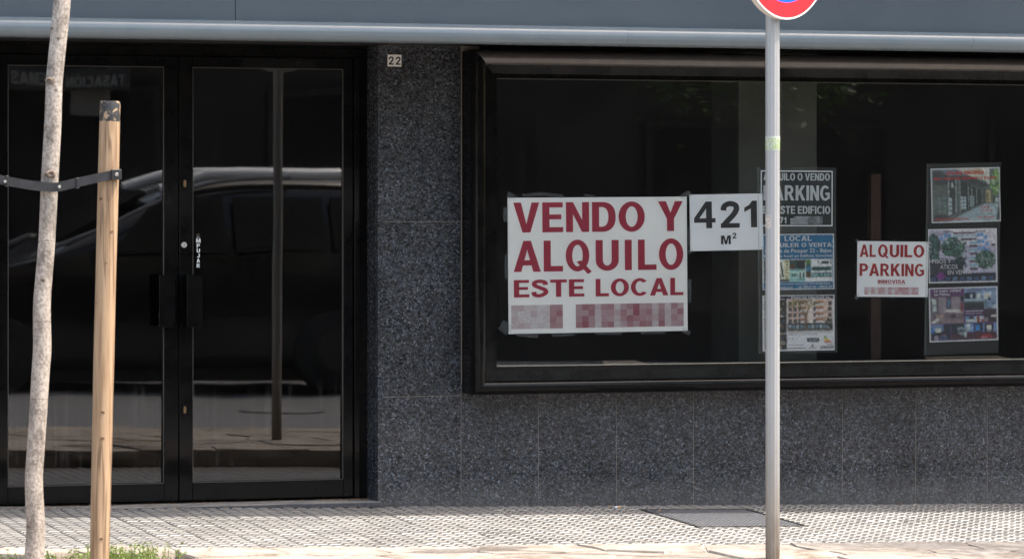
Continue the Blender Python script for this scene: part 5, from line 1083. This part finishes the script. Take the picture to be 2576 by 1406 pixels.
for x, z0, zb, zr, hw in ST:
    rw = hw * (.74 if zr > zb + .2 else .93)
    half = [(0, z0), (hw * .85, z0), (hw * .985, z0 + .1), (hw, z0 + (zb - z0) * .55), (hw * .96, zb), (rw + (hw * .96 - rw) * .35, zb + (zr - zb) * .62), (rw * .93, zr - .035 if zr > zb + .1 else zr - .01), (rw * .7, zr)]
    ring = half + [(0, zr + .012)] + [(-a, z) for a, z in half[:0:-1]]
    m.v += [(CARX + x, CARY + a, cz + z) for a, z in ring]
nr = len(half) * 2
m.f = [(i * nr + k, i * nr + (k + 1) % nr, (i + 1) * nr + (k + 1) % nr, (i + 1) * nr + k) for i in range(len(ST) - 1) for k in range(nr)] + [tuple(range(nr))[::-1], tuple((len(ST) - 1) * nr + k for k in range(nr))]
m.c = [None] * len(m.f)
body = m.build('body', PAINT, car, 'all'); sub_ = body.modifiers.new('smooth', 'SUBSURF'); sub_.levels = 2; sub_.render_levels = 2
for s_ in (1, -1):
    for x0, x1, t0, t1 in ((1.75, 2.7, 2.15, 2.7), (2.78, 3.55, 2.78, 3.55), (3.62, 4.15, 3.62, 4.0)):
        MB().prism([(CARX + x0, CARY + s_ * .888, cz + 1.14), (CARX + x1, CARY + s_ * .888, cz + 1.14), (CARX + t1, CARY + s_ * .75, cz + 1.58), (CARX + t0, CARY + s_ * .75, cz + 1.58)], (0, s_ * .012, .004)).build('side_window', CARGL, car)
    for x in (.82, 3.62):
        wz = cz + .33; w_ = MB().tube([(CARX + x, CARY + s_ * .70, wz), (CARX + x, CARY + s_ * .72, wz), (CARX + x, CARY + s_ * .91, wz), (CARX + x, CARY + s_ * .925, wz)], [.30, .33, .33, .30], 32).build('wheel', TYRE, car, True)
        MB().tube([(CARX + x, CARY + s_ * .90, wz), (CARX + x, CARY + s_ * .93, wz)], [.17, .16], 24).build('rim', RIM, w_)
    MB().box(CARX + .03, CARX + .22, CARY + s_ * .52 - .14, CARY + s_ * .52 + .14, cz + .62, cz + .75).build('headlight', LAMP, car, bevel=.02, seg=2)
    MB().box(CARX + 1.62, CARX + 1.74, CARY + s_ * 1.0 - .1, CARY + s_ * 1.0 + .1, cz + 1.10, cz + 1.26).build('wing_mirror', PAINT, car, bevel=.03, seg=2)
    MB().tube([(CARX + 2.2, CARY + s_ * .64, cz + 1.63), (CARX + 2.6, CARY + s_ * .64, cz + 1.755), (CARX + 4.1, CARY + s_ * .64, cz + 1.78), (CARX + 4.4, CARY + s_ * .64, cz + 1.70)], .045, 12).build('roof_rail', RAIL_GLINT, car, True)  # rail thickened and painted white for the sky glint along the roof
    MB().tube(smooth_path([Vector((CARX + a, CARY + s_ * b_2, cz + c_)) for a, b_2, c_ in ((1.1, .90, 1.10), (1.6, .885, 1.30), (2.2, .79, 1.57), (2.7, .715, 1.70), (3.3, .70, 1.745))], [0] * 5, 4)[0], .016, 8).build('pillar_glint_strip', PILLAR_GLINT, car, True)  # strip added as a painted highlight where the sky gleams along the pillar
MB().prism([(CARX + 1.42, CARY - .72, cz + 1.22), (CARX + 1.42, CARY + .72, cz + 1.22), (CARX + 2.1, CARY + .62, cz + 1.60), (CARX + 2.1, CARY - .62, cz + 1.60)], (-.02, 0, .03)).build('windscreen', CARGL, car)
MB().box(CARX + .3, CARX + 4.6, CARY - .72, CARY + .72, cz + .09, cz + .22).build('underbody', PLAST, car)
